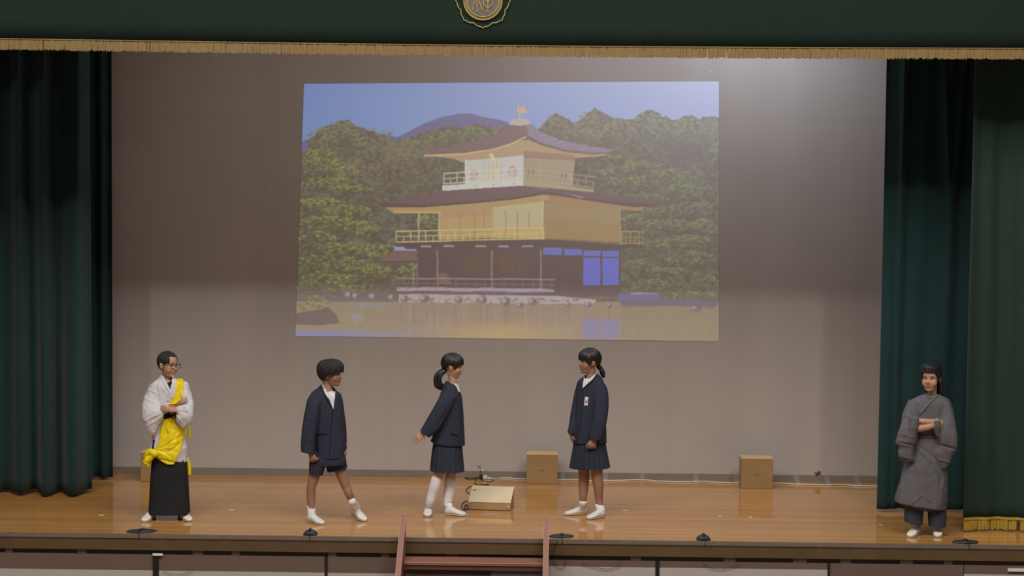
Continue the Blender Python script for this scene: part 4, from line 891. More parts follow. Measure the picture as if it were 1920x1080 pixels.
# ---- 2: boy in navy school jacket and shorts, mid stride
def person_stride():
    s = Person(FL(612, 978).y, (612, 980), 'child with bushy black hair, navy jacket and shorts, striding right in white ankle socks')
    s.head(622, 702, .0, 70, -3, 0, .97, M_SKIN_TAN)
    s.body += [s.limb([(613, 712, -.01, 8.8), (614, 724, -.005, 8.6), (615, 736, 0, 10)]),
        s.loft([(607, 732, 625, 734, -.01, .042), (593, 746, 635, 744, 0, .07), (590, 790, 638, 790, 0, .08), (594, 850, 640, 850, 0, .08), (588, 872, 640, 870, 0, .08)]),
        s.limb([(594, 752, .05, 7), (580, 790, .12, 7), (580, 825, .12, 6.8), (583, 848, .13, 5.4)]), s.limb([(630, 752, -.05, 6.5), (638, 790, -.07, 6.5), (645, 835, -.03, 5.5)])]
    s.hand(s.W(583, 847, .13), (.3, -.15, -1), (.5, .85, 0), curl=68, spread=2, side=-1, sc=.98, thumb=(.7, .5, .5)); s.hand(s.W(645.5, 840, -.02), (.15, -.2, -1), (-1, .2, 0), curl=55, spread=2, side=1, sc=.78)
    a1 = s.shoe((580, 977.5), (606, 984.5), L=.215); a2 = s.shoe((664, 970), (694, 982), L=.235, zh=.022)
    s.body += [s.legto([(596, 855, .03, 13), (589, 892, .03, 10.8), (584, 912, .03, 8.6), (583, 930, .02, 8.4)], a1, 6.2), s.legto([(630, 855, -.04, 13), (641, 890, -.03, 10.5), (649, 912, -.03, 8.8), (656, 930, -.03, 7.2)], a2, 6.2)]
    body = s.fin(.0042); s.face(bvh(body))
    for a, pts in ((a1, [(583.2, 949, .015, 8.0)]), (a2, [(660, 940, -.03, 7.4)])): sockfrom(s, pts, a, 'sock', M_SOCK, 8.0)
    jac = remesh('jacket', [
        s.loft([(602, 722, 628, 731, -.015, .054, .085), (595, 728, 632, 734, -.01, .075, .060), (586, 735, 638, 738, 0, .088, .02), (583, 748, 641, 748, 0, .10), (585, 775, 642.5, 773, 0, .11), (586, 805, 645, 803, 0, .112), (589, 832, 647, 831, 0, .115), (592, 859, 646, 857, 0, .118)], ex=2.4),
        s.loft([(586, 734, 606, 748, .04, .065), (576, 750, 604, 756, .08, .065), (571, 772, 600, 778, .11, .062), (566.5, 798, 595, 803, .125, .058), (564.5, 825, 592, 829, .13, .055), (564.5, 847, 592, 852, .135, .052)], ex=2.2),
        s.loft([(628, 735, 640, 740, -.05, .06), (630, 760, 644.5, 762, -.08, .055), (634, 800, 649, 800, -.07, .055), (636, 846, 651, 843, -.03, .052)], ex=2.2)],
        .006, M_NAVY, s.root, smooth=2, wr=CLOTH_WR, seed=11, cr=[(570, 790, 592, 797, 2.2, -.004), (572, 775, 594, 770, 2.2, .004), (600, 752, 598, 800, 2, -.006), (594, 800, 593, 850, 2, -.006), (612, 790, 606, 850, 2.5, .003), (632, 760, 640, 830, 2.5, -.004), (566, 820, 590, 826, 2.2, .003)])
    cut(jac, [(602, 714), (629, 720), (628.5, 742), (623.5, 744), (616, 740), (606, 726)], s.Y+.02)
    tj = bvh(jac); tn = bvh(jac, body)
    s.patch('shirt_front', tn, [(611.5, 736), (616, 746), (624.3, 767)], [(628, 731), (627.5, 748), (625.2, 767)], M_SHIRT, .006, .006, 10, 24)
    s.patch('shirt_collar', tn, [(602.5, 721.5), (607, 733), (613, 744), (617.5, 748.5)], [(605.5, 719.5), (611, 730), (617.5, 739), (623.5, 744.5)], M_SHIRT, .006, .006, 8, 24)
    s.patch('shirt_collar', tn, [(624.5, 742), (622.5, 748)], [(629, 730), (628.3, 748)], M_SHIRT, .006, .005, 6, 12)
    s.patch('lapel_edge', tj, [(600.5, 722.5), (608, 741), (616, 757), (623.5, 768)], [(602.5, 722), (610.5, 739.5), (618, 755), (625.5, 766.5)], M_NAVY_D, .005, .005, 3, 30)
    s.patch('front_seam', tj, [(624, 767), (620, 800), (618, 830), (617, 857)], [(625.3, 767), (621.2, 800), (619.2, 830), (618.2, 857)], M_NAVY_D, .003, .003, 2, 30)
    s.patch('pocket_flap', tj, [(594, 813), (594, 816)], [(613, 812.5), (613, 815.5)], M_NAVY_D, .004, .004, 8, 4)
    for b in ((622, 775), (620.5, 800), (619, 825)): button(s, tj, *b, M_NAVY_D)
    remesh('shorts', [s.loft([(586, 846, 644, 846, 0, .10), (580, 862, 648, 860, 0, .115), (579, 874, 649, 870, 0, .11)], ex=2.4),
        s.loft([(580, 862, 612, 868, .03, .085), (579, 876, 609, 878, .03, .085), (580, 889, 604.5, 890.5, .03, .08)], ex=2.3), s.loft([(606, 868, 648, 862, -.02, .085), (611, 876, 650, 872, -.03, .082), (614, 885, 650.5, 877.5, -.03, .08)], ex=2.3)], .0055, M_NAVY, s.root, smooth=3, wr=CLOTH_WR, seed=13)
    s.locks('hair', [(-48, 48, 110, .034, .030, .014, .0085, 14), (-100, -48, 70, -.004, .026, .014, .0085, 8), (48, 100, 70, .026, -.004, .014, .0085, -8), (100, 180, 90, -.006, -.050, .011, .009, -6), (-180, -100, 90, -.050, -.006, .011, .009, 6), (-180, 180, 170, .040, .040, .020, .0065, 16), (-180, 180, 170, .030, .030, .018, .006, -16)], M_HAIR2,
        cap=[(0, .040), (40, .034), (60, .018), (90, .004), (110, -.010), (150, -.038), (180, -.046)], seed=9, vol=1.09, jit=.020, top=.90)
# ---- 3: girl seen from the side, arm stretched back
def person_reach():
    s = Person(FL(822, 965).y, (822, 967), 'child with hooped ponytail, navy jacket and skirt, white knee socks, arm held out behind')
    s.head(849.5, 687, .0, 84, 6, 0, .93, M_SKIN)
    s.body += [s.limb([(845, 696, 0, 8), (848, 706, 0, 7.6), (849, 716, 0, 8), (848, 728, 0, 10)]),
        s.loft([(838, 724, 858, 726, 0, .07), (832, 742, 862, 744, 0, .10), (828, 790, 863, 790, 0, .11), (820, 830, 862, 830, 0, .11), (818, 850, 862, 850, 0, .11)]),
        s.limb([(841, 748, .09, 6.5), (826, 768, .15, 6.5), (812, 790, .17, 6.2), (796, 812, .17, 4.8)]), s.limb([(848, 738, -.12, 8), (852, 790, -.14, 7), (850, 830, -.13, 5)])]
    s.hand(s.W(794, 813.5, .17), (-.80, -.1, -.62), (-.35, .5, -.5), curl=9, spread=13, side=1, sc=.86, curls=[6, 9, 12, 16], thumb=(.6, .9, .1)); s.hand(s.W(849, 834, -.13), (.1, 0, -1), (0, 1, 0), curl=30, spread=3, side=1, sc=.78)
    a1 = s.shoe((804, 962), (799.5, 974.5), L=.21); a2 = s.shoe((836, 964.5), (870, 967.5), L=.195)
    s.body += [s.legto([(830, 855, .05, 13), (822, 892, .05, 9.8), (815, 912, .05, 8.2), (808, 938, .03, 6.4)], a1, 6), s.legto([(848, 855, -.05, 13), (845, 892, -.05, 9.8), (843, 914, -.05, 8.6), (839.5, 940, -.03, 6.6)], a2, 6)]
    body = s.fin(.0042); s.face(bvh(body))
    sockfrom(s, [(819.5, 898, .05, 11.2), (816, 910, .05, 10.6), (811, 925, .04, 9.6), (806, 942, .03, 8.2)], a1, 'knee_sock', M_SOCK, 7); sockfrom(s, [(844, 899, -.05, 11.2), (843.5, 912, -.05, 11.0), (842, 925, -.04, 10.2), (839.5, 943, -.03, 8.6)], a2, 'knee_sock', M_SOCK, 7)
    jac = remesh('jacket', [
        s.loft([(836, 714, 856, 722, 0, .06), (832, 720, 859, 728, 0, .085), (828, 729, 863, 734, 0, .115), (825, 742, 866, 745, 0, .13), (823, 765, 868.5, 768, 0, .135), (819, 790, 870, 792, 0, .14), (813, 812, 871.5, 815, 0, .145), (807, 828, 872, 835, 0, .15)], ex=2.3),
        s.loft([(829, 732, 858, 742, .10, .055), (821, 748, 849, 760, .14, .055), (810.5, 768, 836, 785, .165, .05), (798, 790, 822, 807, .175, .046), (787.5, 808, 805, 821, .18, .04)], ex=2.2),
        s.loft([(838, 732, 862, 734, -.10, .05), (840, 780, 866, 780, -.14, .05), (838, 826, 862, 826, -.14, .045)])],
        .006, M_NAVY, s.root, smooth=2, wr=CLOTH_WR, seed=21, cr=[(846, 756, 818, 802, 2.2, -.006), (826, 752, 842, 772, 2, .004), (812, 775, 828, 788, 2, -.004), (800, 795, 816, 808, 2, .003), (858, 745, 862, 820, 3, .003), (835, 790, 830, 825, 2.5, -.003)])
    tj = bvh(jac); tn = bvh(jac, body)
    s.patch('shirt_collar', tn, [(851, 719.5), (855, 726), (859, 734)], [(858, 719.5), (860.5, 726), (862.5, 736)], M_SHIRT, .006, .006, 6, 16)
    s.patch('lapel_edge', tj, [(849, 717), (855.5, 729), (861, 742)], [(851, 717), (857.2, 728.5), (862.6, 741)], M_NAVY_D, .005, .005, 3, 20)
    s.patch('pocket_flap', tj, [(844, 812), (844, 816)], [(858, 814), (858, 818)], M_NAVY_D, .004, .004, 6, 4)
    pleated(s, 'skirt', [(815, 822, 865, 824, 0, .13), (811, 838, 867, 840, 0, .145), (808, 860, 869, 861, 0, .155), (806, 881, 871, 883, 0, .165)], 18, .006, M_SKIRT)
    s.locks('hair', [(-44, 44, 120, .026, .022, .006, .0052, 0), (44, 70, 34, .014, -.030, .004, .0048, 0), (-70, -44, 34, -.030, .014, .004, .0048, 0), (70, 108, 46, .014, .006, .003, .0052, 16), (-108, -70, 46, .006, .014, .003, .0052, -16), (106, 180, 80, -.004, -.040, .002, .006, 20), (-180, -106, 80, -.040, -.004, .002, .006, -20)], M_HAIR,
        cap=[(0, .034), (40, .030), (58, .018), (78, .004), (92, .016), (104, -.006), (140, -.032), (180, -.040)], seed=14, vol=1.045)
    rg = random.Random(5); tl = [(834, 694, 0), (828, 698, .01), (822, 706, .015), (820.5, 715, .015), (823, 722, .01), (829, 726, .005), (835, 724, 0), (838, 718, 0)]; wd_ = [3, 4, 5.2, 6, 6, 4.6, 3, 1.4]; tb_ = []
    for k in range(34):
        o = (rg.uniform(-1, 1), rg.uniform(-1, 1), rg.uniform(-1, 1)); tb_.append(s.limb([(a+o[0]*w*.75, b+o[1]*w*.5, d+o[2]*w*.75/213, 1.9+.25*w*(q < 6)) for q, ((a, b, d), w) in enumerate(zip(tl, wd_))][:8-(k % 3)], 6, 4))
    mb = MB(); [mb.add(t) for t in tb_]; mb.build('ponytail', M_HAIR, s.root, True)
    V, F = s.limb([(833, 691, 0, 4.6), (832, 698, 0, 4.6)]); link_mesh('hair_band', V, F, M_BLK, s.root, True)
# ---- 4: girl facing left with a name badge
def person_badge():
    s = Person(FL(1112, 968).y, (1112, 970), 'child with short ponytail, navy jacket with white badge and pleated skirt, facing left')
    s.head(1104, 678.5, .0, -66, -2, 0, .98, M_SKIN_TAN)
    s.body += [s.limb([(1108, 692, 0, 9), (1108, 702, 0, 8.6), (1107, 714, 0, 10)]),
        s.loft([(1092, 712, 1122, 714, 0, .055), (1086, 728, 1128, 730, 0, .08), (1086, 780, 1130, 780, 0, .085), (1084, 830, 1130, 830, 0, .09), (1082, 850, 1132, 850, 0, .09)]),
        s.limb([(1121, 734, .03, 7), (1124, 775, .10, 7), (1115, 822, .15, 5.4)]), s.limb([(1091, 734, -.04, 6.5), (1081, 770, -.02, 6.5), (1070.5, 812, .03, 5.2)])]
    s.hand(s.W(1113.5, 822.5, .15), (-.15, -.15, -1), (-.5, .85, 0), curl=64, spread=3, side=-1, sc=.98, thumb=(.8, .5, .3)); s.hand(s.W(1070.5, 814, .03), (.15, -.1, -1), (1, .2, 0), curl=40, spread=3, side=1, sc=.76)
    a1 = s.shoe((1099, 963.5), (1057, 966.5), L=.212); a2 = s.shoe((1131, 969), (1100, 974.5), L=.205)
    s.body += [s.legto([(1096, 850, -.03, 14), (1095, 886, -.03, 10.8), (1094, 912, -.03, 9.6), (1093.5, 935, -.02, 7.0)], a1, 6.4), s.legto([(1118, 850, .04, 14), (1119, 886, .04, 11.2), (1122, 912, .04, 9.8), (1123, 938, .03, 7.2)], a2, 6.4)]
    body = s.fin(.0042); s.face(bvh(body))
    sockfrom(s, [(1093.5, 942, -.02, 7.5)], a1, 'sock', M_SOCK, 8.2); sockfrom(s, [(1122.5, 948, .03, 7.7)], a2, 'sock', M_SOCK, 8.2)
    jac = remesh('jacket', [
        s.loft([(1097, 704, 1119, 701, 0, .052, .085), (1091, 708, 1126, 706, 0, .075, .060), (1085, 714, 1131, 715, 0, .09), (1082, 726, 1134, 728, 0, .105), (1079.5, 752, 1136, 752, 0, .112), (1076.5, 780, 1136, 780, 0, .118), (1074, 805, 1137, 805, 0, .122), (1072, 829, 1138, 830, 0, .128)], ex=2.4),
        s.loft([(1112, 710, 1131, 716, .03, .06), (1111, 730, 1139, 732, .06, .062), (1111, 755, 1141, 756, .10, .058), (1109.5, 785, 1138, 788, .13, .055), (1105, 810, 1132, 813, .15, .05), (1103.5, 822, 1127, 827, .155, .048)], ex=2.2),
        s.loft([(1083, 715, 1094, 720, -.03, .055), (1076.5, 742, 1092, 745, -.03, .055), (1070, 775, 1088, 780, 0, .05), (1065.5, 800, 1080, 803, .03, .046), (1063, 811, 1077, 815.5, .04, .042)], ex=2.2)],
        .006, M_NAVY, s.root, smooth=2, wr=CLOTH_WR, seed=31, cr=[(1112, 738, 1110, 800, 2.2, -.007), (1116, 775, 1138, 780, 2.2, -.004), (1114, 792, 1134, 788, 2, .004), (1092, 770, 1084, 822, 2.5, .003), (1083, 735, 1073, 805, 2, -.004), (1110, 810, 1104, 826, 2, -.004)])
    cut(jac, [(1096, 696), (1121, 696), (1112, 708), (1103, 714), (1096, 714)], s.Y+.02)
    tj = bvh(jac); tn = bvh(jac, body)
    s.patch('shirt_front', tn, [(1095.3, 710), (1093, 718), (1092.3, 727)], [(1112, 709), (1104, 717.5), (1093.5, 727.5)], M_SHIRT, .006, .006, 8, 20)
    s.patch('shirt_collar', tn, [(1112, 704.5), (1105.5, 710), (1097.5, 713.5)], [(1119.5, 699.5), (1110.5, 712), (1101, 720)], M_SHIRT, .007, .006, 6, 20)
    s.patch('shirt_collar', tn, [(1095.5, 703), (1094, 712)], [(1097.5, 703), (1098, 714)], M_SHIRT, .006, .005, 4, 10)
    s.patch('lapel_edge', tj, [(1119.5, 700.5), (1109, 714), (1101, 722), (1093.5, 728)], [(1121.5, 701.5), (1111, 716), (1102.5, 724), (1093.5, 730)], M_NAVY_D, .005, .005, 3, 28)
    s.patch('front_seam', tj, [(1092.5, 728), (1090, 760), (1087, 795), (1080, 829)], [(1093.6, 728), (1091.1, 760), (1088.2, 795), (1081.4, 829)], M_NAVY_D, .003, .003, 2, 30)
    bd = s.patch('name_badge', tj, [(1096.5, 744.5), (1095, 761)], [(1103.5, 744.5), (1102, 761)], mat('badge_paper', (214, 206, 214), 0.4), .006, .005, 6, 10); bd['label'] = 'white name badge with a small red mark'
    s.patch('badge_mark', bvh(bd), [(1098, 751), (1097.6, 755)], [(1101.6, 751), (1101.2, 755)], mat('badge_red', (176, 92, 100), 0.5), .002, .002, 3, 3, parent=bd)
    for b in ((1091, 748), (1089, 775)): button(s, tj, *b, M_NAVY_D)
    pleated(s, 'pleated_skirt', [(1078, 818, 1134, 818, 0, .11), (1075, 832, 1136, 832, 0, .125), (1071, 855, 1140, 854, 0, .145), (1067, 877, 1144.5, 876, 0, .16)], 24, .019, M_SKIRT, phase=.2)
    s.locks('hair', [(-48, 46, 120, .016, .022, .006, .0052, 0), (46, 74, 36, .008, -.034, .004, .0048, 0), (-74, -46, 36, -.034, .008, .004, .0048, 0), (74, 108, 46, .014, .008, .003, .0052, 16), (-108, -74, 46, .008, .014, .003, .0052, -16), (106, 180, 80, -.002, -.042, .002, .006, 20), (-180, -106, 80, -.042, -.002, .002, .006, -20)], M_HAIR,
        cap=[(0, .030), (40, .028), (58, .014), (78, .002), (92, .018), (104, -.004), (140, -.034), (180, -.042)], seed=17, vol=1.04)
    remesh('ponytail', [s.limb([(1121, 685, -.04, 4.5), (1125.5, 690, -.045, 4), (1128.5, 696, -.045, 4.8), (1130.5, 702, -.045, 4.6), (1131.5, 707, -.045, 2.4)])], .0035, M_HAIR, s.root, smooth=2, wr=[(.003, 60, 60, 25)])
    V, F = s.limb([(1121.5, 686.5, -.045, 4.4), (1124, 690.5, -.045, 4.0)]); link_mesh('hair_band', V, F, M_BLK, s.root, True)
# ---- 5: girl in the grey robe and court cap
def person_robe():
    s = Person(FL(1738, 1004).y, (1738, 1006), 'child with arms crossed in a long grey robe and black cap, far right')
    s.head(1745.5, 709.5, .01, -26, 3, 0, 1.0, M_SKIN)
    s.body += [s.limb([(1748, 722, -.02, 8.8), (1748, 738, -.02, 8.4), (1748, 750, -.01, 11)]),
        s.loft([(1725, 752, 1768, 752, -.01, .055), (1712, 764, 1778, 764, 0, .08), (1716, 800, 1772, 800, 0, .09), (1712, 880, 1770, 880, 0, .09), (1716, 905, 1768, 905, 0, .08)]),
        s.limb([(1716, 772, 0, 7.5), (1702, 795, .05, 7.5), (1708, 803, .10, 8), (1735, 801, .165, 7), (1750, 797, .17, 5.6)]), s.limb([(1772, 772, 0, 7.5), (1780, 790, .04, 7), (1770, 794, .09, 6.6), (1756, 792.5, .155, 6), (1730, 790, .175, 5.4)])]
    s.hand(s.W(1728, 789.5, .172), (-1, .1, .10), (.1, 1, 0), curl=14, spread=1, side=-1, sc=.66, thumb=(.95, .2, .2)); s.hand(s.W(1748, 797.5, .165), (1, .1, .1), (0, 1, 0), curl=14, spread=3, side=1, sc=.76)
    a1 = s.shoe((1720, 1001), (1699, 1011), L=.205); a2 = s.shoe((1760, 1000), (1756.5, 1013), L=.20)
    s.body += [s.legto([(1722, 900, 0, 14), (1716, 945, 0, 10.5), (1713, 970, 0, 8.5)], a1, 6.4), s.legto([(1755, 900, 0, 14), (1757, 945, 0, 10.5), (1758, 975, 0, 8)], a2, 6.4)]
    body = s.fin(.0042); s.face(bvh(body), brow=1.1, eyes=.85)
    sockfrom(s, [(1712.5, 972, 0, 7.6), (1714, 982, 0, 7.4)], a1, 'sock', M_GREYSOCK, 7.2); sockfrom(s, [(1756.5, 975, 0, 7.6), (1757, 985, 0, 7.4)], a2, 'sock', M_GREYSOCK, 7.2)
    robe = remesh('robe', [
        s.loft([(1735, 739, 1761, 739, -.02, .052, .05), (1722, 744, 1773, 745, -.015, .07, .04), (1709, 751, 1782, 753, -.005, .088), (1705, 766, 1784, 768, 0, .10), (1708, 790, 1780, 790, .005, .108), (1712, 812, 1773, 812, .005, .108), (1706, 838, 1773, 838, .005, .12), (1697, 870, 1775, 872, .005, .132), (1688, 900, 1776, 905, .005, .14), (1680, 925, 1776, 936, .005, .148), (1678, 940, 1774.5, 955, .005, .15)], ex=2.4),
        s.loft([(1705, 751, 1726, 751, 0, .075), (1696, 768, 1723, 770, .03, .07), (1691, 786, 1722, 789, .08, .062), (1686, 805, 1722, 806, .12, .055), (1681.5, 822, 1720, 823, .13, .052), (1679.5, 830, 1716, 833, .13, .05), (1684, 839, 1714, 838, .12, .042), (1683.5, 850, 1714, 853, .12, .042), (1688, 862, 1714, 866, .115, .03)], ex=2.3),
        s.loft([(1706, 782, 1723, 784, .16, .035), (1703, 800, 1723, 800, .165, .035), (1704, 820, 1719, 820, .155, .03), (1706, 834, 1716, 835, .145, .02)], ex=2.2),
        s.loft([(1762, 750, 1783, 755, 0, .075), (1762, 768, 1788, 772, .03, .07), (1759, 786, 1792, 790, .08, .06), (1756, 804, 1794, 810, .12, .055), (1758, 822, 1795, 830, .13, .052), (1760, 838, 1793, 842, .125, .045), (1752, 848, 1788, 852, .12, .042), (1754, 862, 1783, 866, .115, .036), (1760, 874, 1775, 877, .11, .025), (1765, 880, 1769, 880, .11, .014)], ex=2.3),
        s.loft([(1748, 788, 1763, 788, .165, .035), (1749, 803, 1764, 803, .165, .032), (1754, 818, 1763, 818, .15, .024), (1758, 826, 1762, 826, .14, .014)], ex=2.2)],
        .006, M_ROBE, s.root, smooth=2, wr=[(-.010, 6, 6, 4), (-.005, 15, 15, 10)], seed=41,
        cr=[(1688, 778, 1714, 783, 2, .008), (1684, 812, 1712, 820, 2, .007), (1680, 829, 1716, 836, 2, -.014), (1686, 855, 1713, 861, 2, .008), (1718, 838, 1748, 868, 1.8, .010), (1723, 836, 1757, 862, 2, -.008), (1716, 845, 1717, 930, 2, -.006), (1792, 800, 1766, 791, 2, .007), (1760, 834, 1793, 843, 2.2, -.014), (1757, 860, 1782, 868, 2, .008), (1704, 762, 1723, 800, 2, -.009), (1766, 765, 1763, 790, 2, -.008), (1708, 945, 1729, 928, 1.8, .008), (1729, 928, 1748, 942, 1.8, .008), (1745, 752, 1728, 775, 1.5, .005), (1770, 890, 1764, 945, 2, .006), (1696, 880, 1688, 930, 2, .006), (1722, 820, 1757, 824, 2, -.007)])
    tr = bvh(robe)
    s.patch('robe_collar', tr, [(1733, 739), (1737, 744), (1742, 749)], [(1737, 737.5), (1740.5, 742.5), (1744.5, 746.5)], M_ROBE, .007, .006, 4, 16)
    s.patch('robe_collar', tr, [(1757, 738.5), (1750, 744), (1737, 757), (1722, 775)], [(1762, 740), (1755, 747), (1742, 760), (1727, 778)], M_ROBE, .007, .006, 4, 28)
    s.patch('waist_tie', tr, [(1724, 815), (1724, 820)], [(1756, 818), (1755, 822)], M_ROBE, .007, .006, 12, 4)
    V, F = s.loft([(1682, 936, 1770, 950, 0, .13), (1690, 944, 1745, 958, 0, .12)], 3, 32); link_mesh('under_robe', V, F, mat('brown_lining', (84, 72, 70), 0.9), s.root, True)
    remesh('trousers', [s.loft([(1698, 925, 1774, 925, 0, .11), (1697, 945, 1774, 945, 0, .11)], ex=2.4), s.loft([(1696, 935, 1732, 935, .0, .09), (1696.5, 955, 1731, 958, 0, .088), (1696, 977, 1729, 984, 0, .085)], ex=2.4), s.loft([(1740, 935, 1774, 935, 0, .09), (1740.5, 960, 1774, 960, 0, .088), (1741, 986, 1773, 986, 0, .085)], ex=2.4)], .0055, M_TROU, s.root, smooth=3, wr=CLOTH_WR, seed=43)
    s.locks('hair', [(56, 80, 26, .014, -.030, .004, .0048, 4), (-80, -56, 26, -.030, .014, .004, .0048, -4), (80, 180, 80, .004, -.040, .003, .006, 0), (-180, -80, 80, -.040, .004, .003, .006, 0)], M_HAIR,
        cap=[(0, .066), (20, .064), (36, .056), (54, .022), (70, .000), (90, .012), (104, -.006), (140, -.034), (180, -.042)], seed=24, vol=1.0, top=.55)
    T = s.T; mb = MB(); rg = random.Random(6)                      # loose hair falling behind the shoulders
    for k in range(70):
        a = math.radians(rg.uniform(92, 222)); r = rg.uniform(.070, .088); x, y = r*math.sin(a)*.95, .018-r*math.cos(a)*.92
        fl = 1.12+rg.uniform(-.1, .2); e = -.150+rg.uniform(-.02, .02)
        mb.add(tube([T((x, y, .03)), T((x*1.03, y*1.02, -.03)), T((x*1.10, y*1.05+.002, -.09)), T((x*fl, y*1.1+.004, e))], [.009, .011, .010, .003], 6, 3))
    link_mesh('loose_hair', mb.v, mb.f, M_HAIR, s.root, True)
    # cap: tall band, flat crown, tail wire at the back
    def cring(z, k=1.0, n=64): return [T((.083*k*math.sin(2*math.pi*j/n), .012-.099*k*math.cos(2*math.pi*j/n), z+.012*math.cos(2*math.pi*j/n)*-.4)) for j in range(n)]
    V, F = rings_mesh([cring(.064, .90), cring(.064, .99), cring(.085, 1.0), cring(.106, 1.0), cring(.114, .97), cring(.130, .6)]); cap = link_mesh('court_cap', V, F, M_CAP, s.root, False)
    fr = [T((x, -.0895, z)) for x, z in ((-.004, .058), (-.004, .110))]; V, F = tube([T((-.006, -.089, .069)), T((-.006, -.0905, .107))], [.0035, .0035], 6, 1); o = link_mesh('cap_seam', V, F, mat('cap_seam_grey', (82, 82, 84), .5), cap); o['label'] = 'grey vertical seam on the cap front'
    V, F = tube([T(p) for p in [(.03, .085, .085), (.034, .098, .125), (.03, .10, .165), (.012, .09, .185), (-.010, .08, .180)]], [.005, .0035, .0028, .0025, .002], 6, 4); link_mesh('cap_tail', V, F, M_CAP, cap, True)
person_monk(); person_stride(); person_reach(); person_badge(); person_robe()
# ------------------------------------------------------------------ props on and in front of the stage
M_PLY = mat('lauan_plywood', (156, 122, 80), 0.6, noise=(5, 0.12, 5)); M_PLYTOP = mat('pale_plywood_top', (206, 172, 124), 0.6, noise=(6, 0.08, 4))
M_HOLE = mat('dull_grip_hole', (126, 112, 104), 0.6)
def stage_box(pxl, pxr, py_front, ztop, depth, label, rz=0.0):
    f = FL((pxl+pxr)/2, py_front); a = P(pxl, py_front, f.y).x; b = P(pxr, py_front, f.y).x; y0 = f.y; y1 = y0+depth
    r = thing('wooden_box', ((a+b)/2, (y0+y1)/2, 0), label, 'box', 'wooden boxes along the back wall')
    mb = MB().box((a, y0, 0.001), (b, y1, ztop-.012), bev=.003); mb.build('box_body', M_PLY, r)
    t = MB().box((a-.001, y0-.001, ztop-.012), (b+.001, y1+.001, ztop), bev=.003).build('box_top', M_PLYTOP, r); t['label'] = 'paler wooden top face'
    c = Vector(((a+b)/2-.002, y0-.0005, ztop*.48)); V, F = ellipsoid(c, (.022, .003, .012)); link_mesh('grip_hole', V, F, M_HOLE, r, True)
stage_box(264, 322, 904, .292, .2, 'wooden box behind the child in the white kimono')
stage_box(987, 1045, 908, .292, .2, 'wooden box by the white cable, right of the low tan wedge case')
stage_box(1389, 1449, 916, .292, .2, 'rightmost wooden box, alone against the back wall')

# low wedge-shaped tan case
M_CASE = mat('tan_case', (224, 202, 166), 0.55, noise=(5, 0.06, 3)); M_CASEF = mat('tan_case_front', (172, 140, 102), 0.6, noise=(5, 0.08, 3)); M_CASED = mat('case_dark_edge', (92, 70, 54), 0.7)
f = FL(921, 957); y0 = f.y; a = P(880.5, 957, y0).x; b = P(960, 957, y0).x; D = .30; h0, h1 = .070, .165
cs = thing('wedge_case', ((a+b)/2, y0+D/2, 0), 'low tan wedge-shaped case lying on the stage with a black cord', 'case'); cs.rotation_euler.z = math.radians(-5)
def wedge(xa, xb, ya, yb, za0, za1, zb0, zb1): return ([Vector(p) for p in [(xa, ya, za0), (xb, ya, za0), (xb, ya, za1), (xa, ya, za1), (xa, yb, zb0), (xb, yb, zb0), (xb, yb, zb1), (xa, yb, zb1)]], [(0,1,2,3), (5,4,7,6), (3,2,6,7), (1,0,4,5), (0,3,7,4), (2,1,5,6)])
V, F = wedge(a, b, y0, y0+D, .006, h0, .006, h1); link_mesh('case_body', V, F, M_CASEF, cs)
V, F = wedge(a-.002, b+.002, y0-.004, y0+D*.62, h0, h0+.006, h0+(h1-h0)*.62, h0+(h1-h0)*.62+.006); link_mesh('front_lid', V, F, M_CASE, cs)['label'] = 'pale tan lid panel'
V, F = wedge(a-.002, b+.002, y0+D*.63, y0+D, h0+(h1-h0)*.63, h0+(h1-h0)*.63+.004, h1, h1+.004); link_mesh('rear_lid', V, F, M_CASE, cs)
V, F = wedge(a+.004, a+.175, y0+D*.74, y0+D*.98, h0+(h1-h0)*.74+.004, h0+(h1-h0)*.74+.010, h0+(h1-h0)*.98+.004, h0+(h1-h0)*.98+.010); link_mesh('flap', V, F, M_CASE, cs)
V, F = wedge(a+.06, b-.09, y0+D*.10, y0+D*.56, h0+(h1-h0)*.10+.006, h0+(h1-h0)*.10+.0085, h0+(h1-h0)*.56+.006, h0+(h1-h0)*.56+.0085); link_mesh('lid_panel', V, F, M_CASE, cs)
V, F = ellipsoid((b-.022, y0-.002, .038), (.008, .005, .008)); link_mesh('white_knob', V, F, M_TAPE, cs, True)
V, F = ellipsoid((a+.03, y0+D*.72, h0+(h1-h0)*.72+.006), (.010, .010, .004)); link_mesh('latch', V, F, M_CASED, cs, True)
for q in ((a+.02, y0+.02), (b-.02, y0+.02), (a+.02, y0+D-.02), (b-.02, y0+D-.02)): MB().box((q[0]-.01, q[1]-.01, 0), (q[0]+.01, q[1]+.01, .007)).build('foot', M_BLACK, cs)
# metal floor plate in front of it
f = FL(922.5, 965); a_ = P(904, 965, f.y).x; b_ = P(940, 965, f.y).x
tag(MB().box((a_, f.y-.045, 0), (b_, f.y+.045, .003), bev=.001).build('floor_plate', mat('worn_metal_plate', (168, 154, 138), 0.5)), 'grey metal socket plate set in the floor in front of the tan wedge case', 'plate')

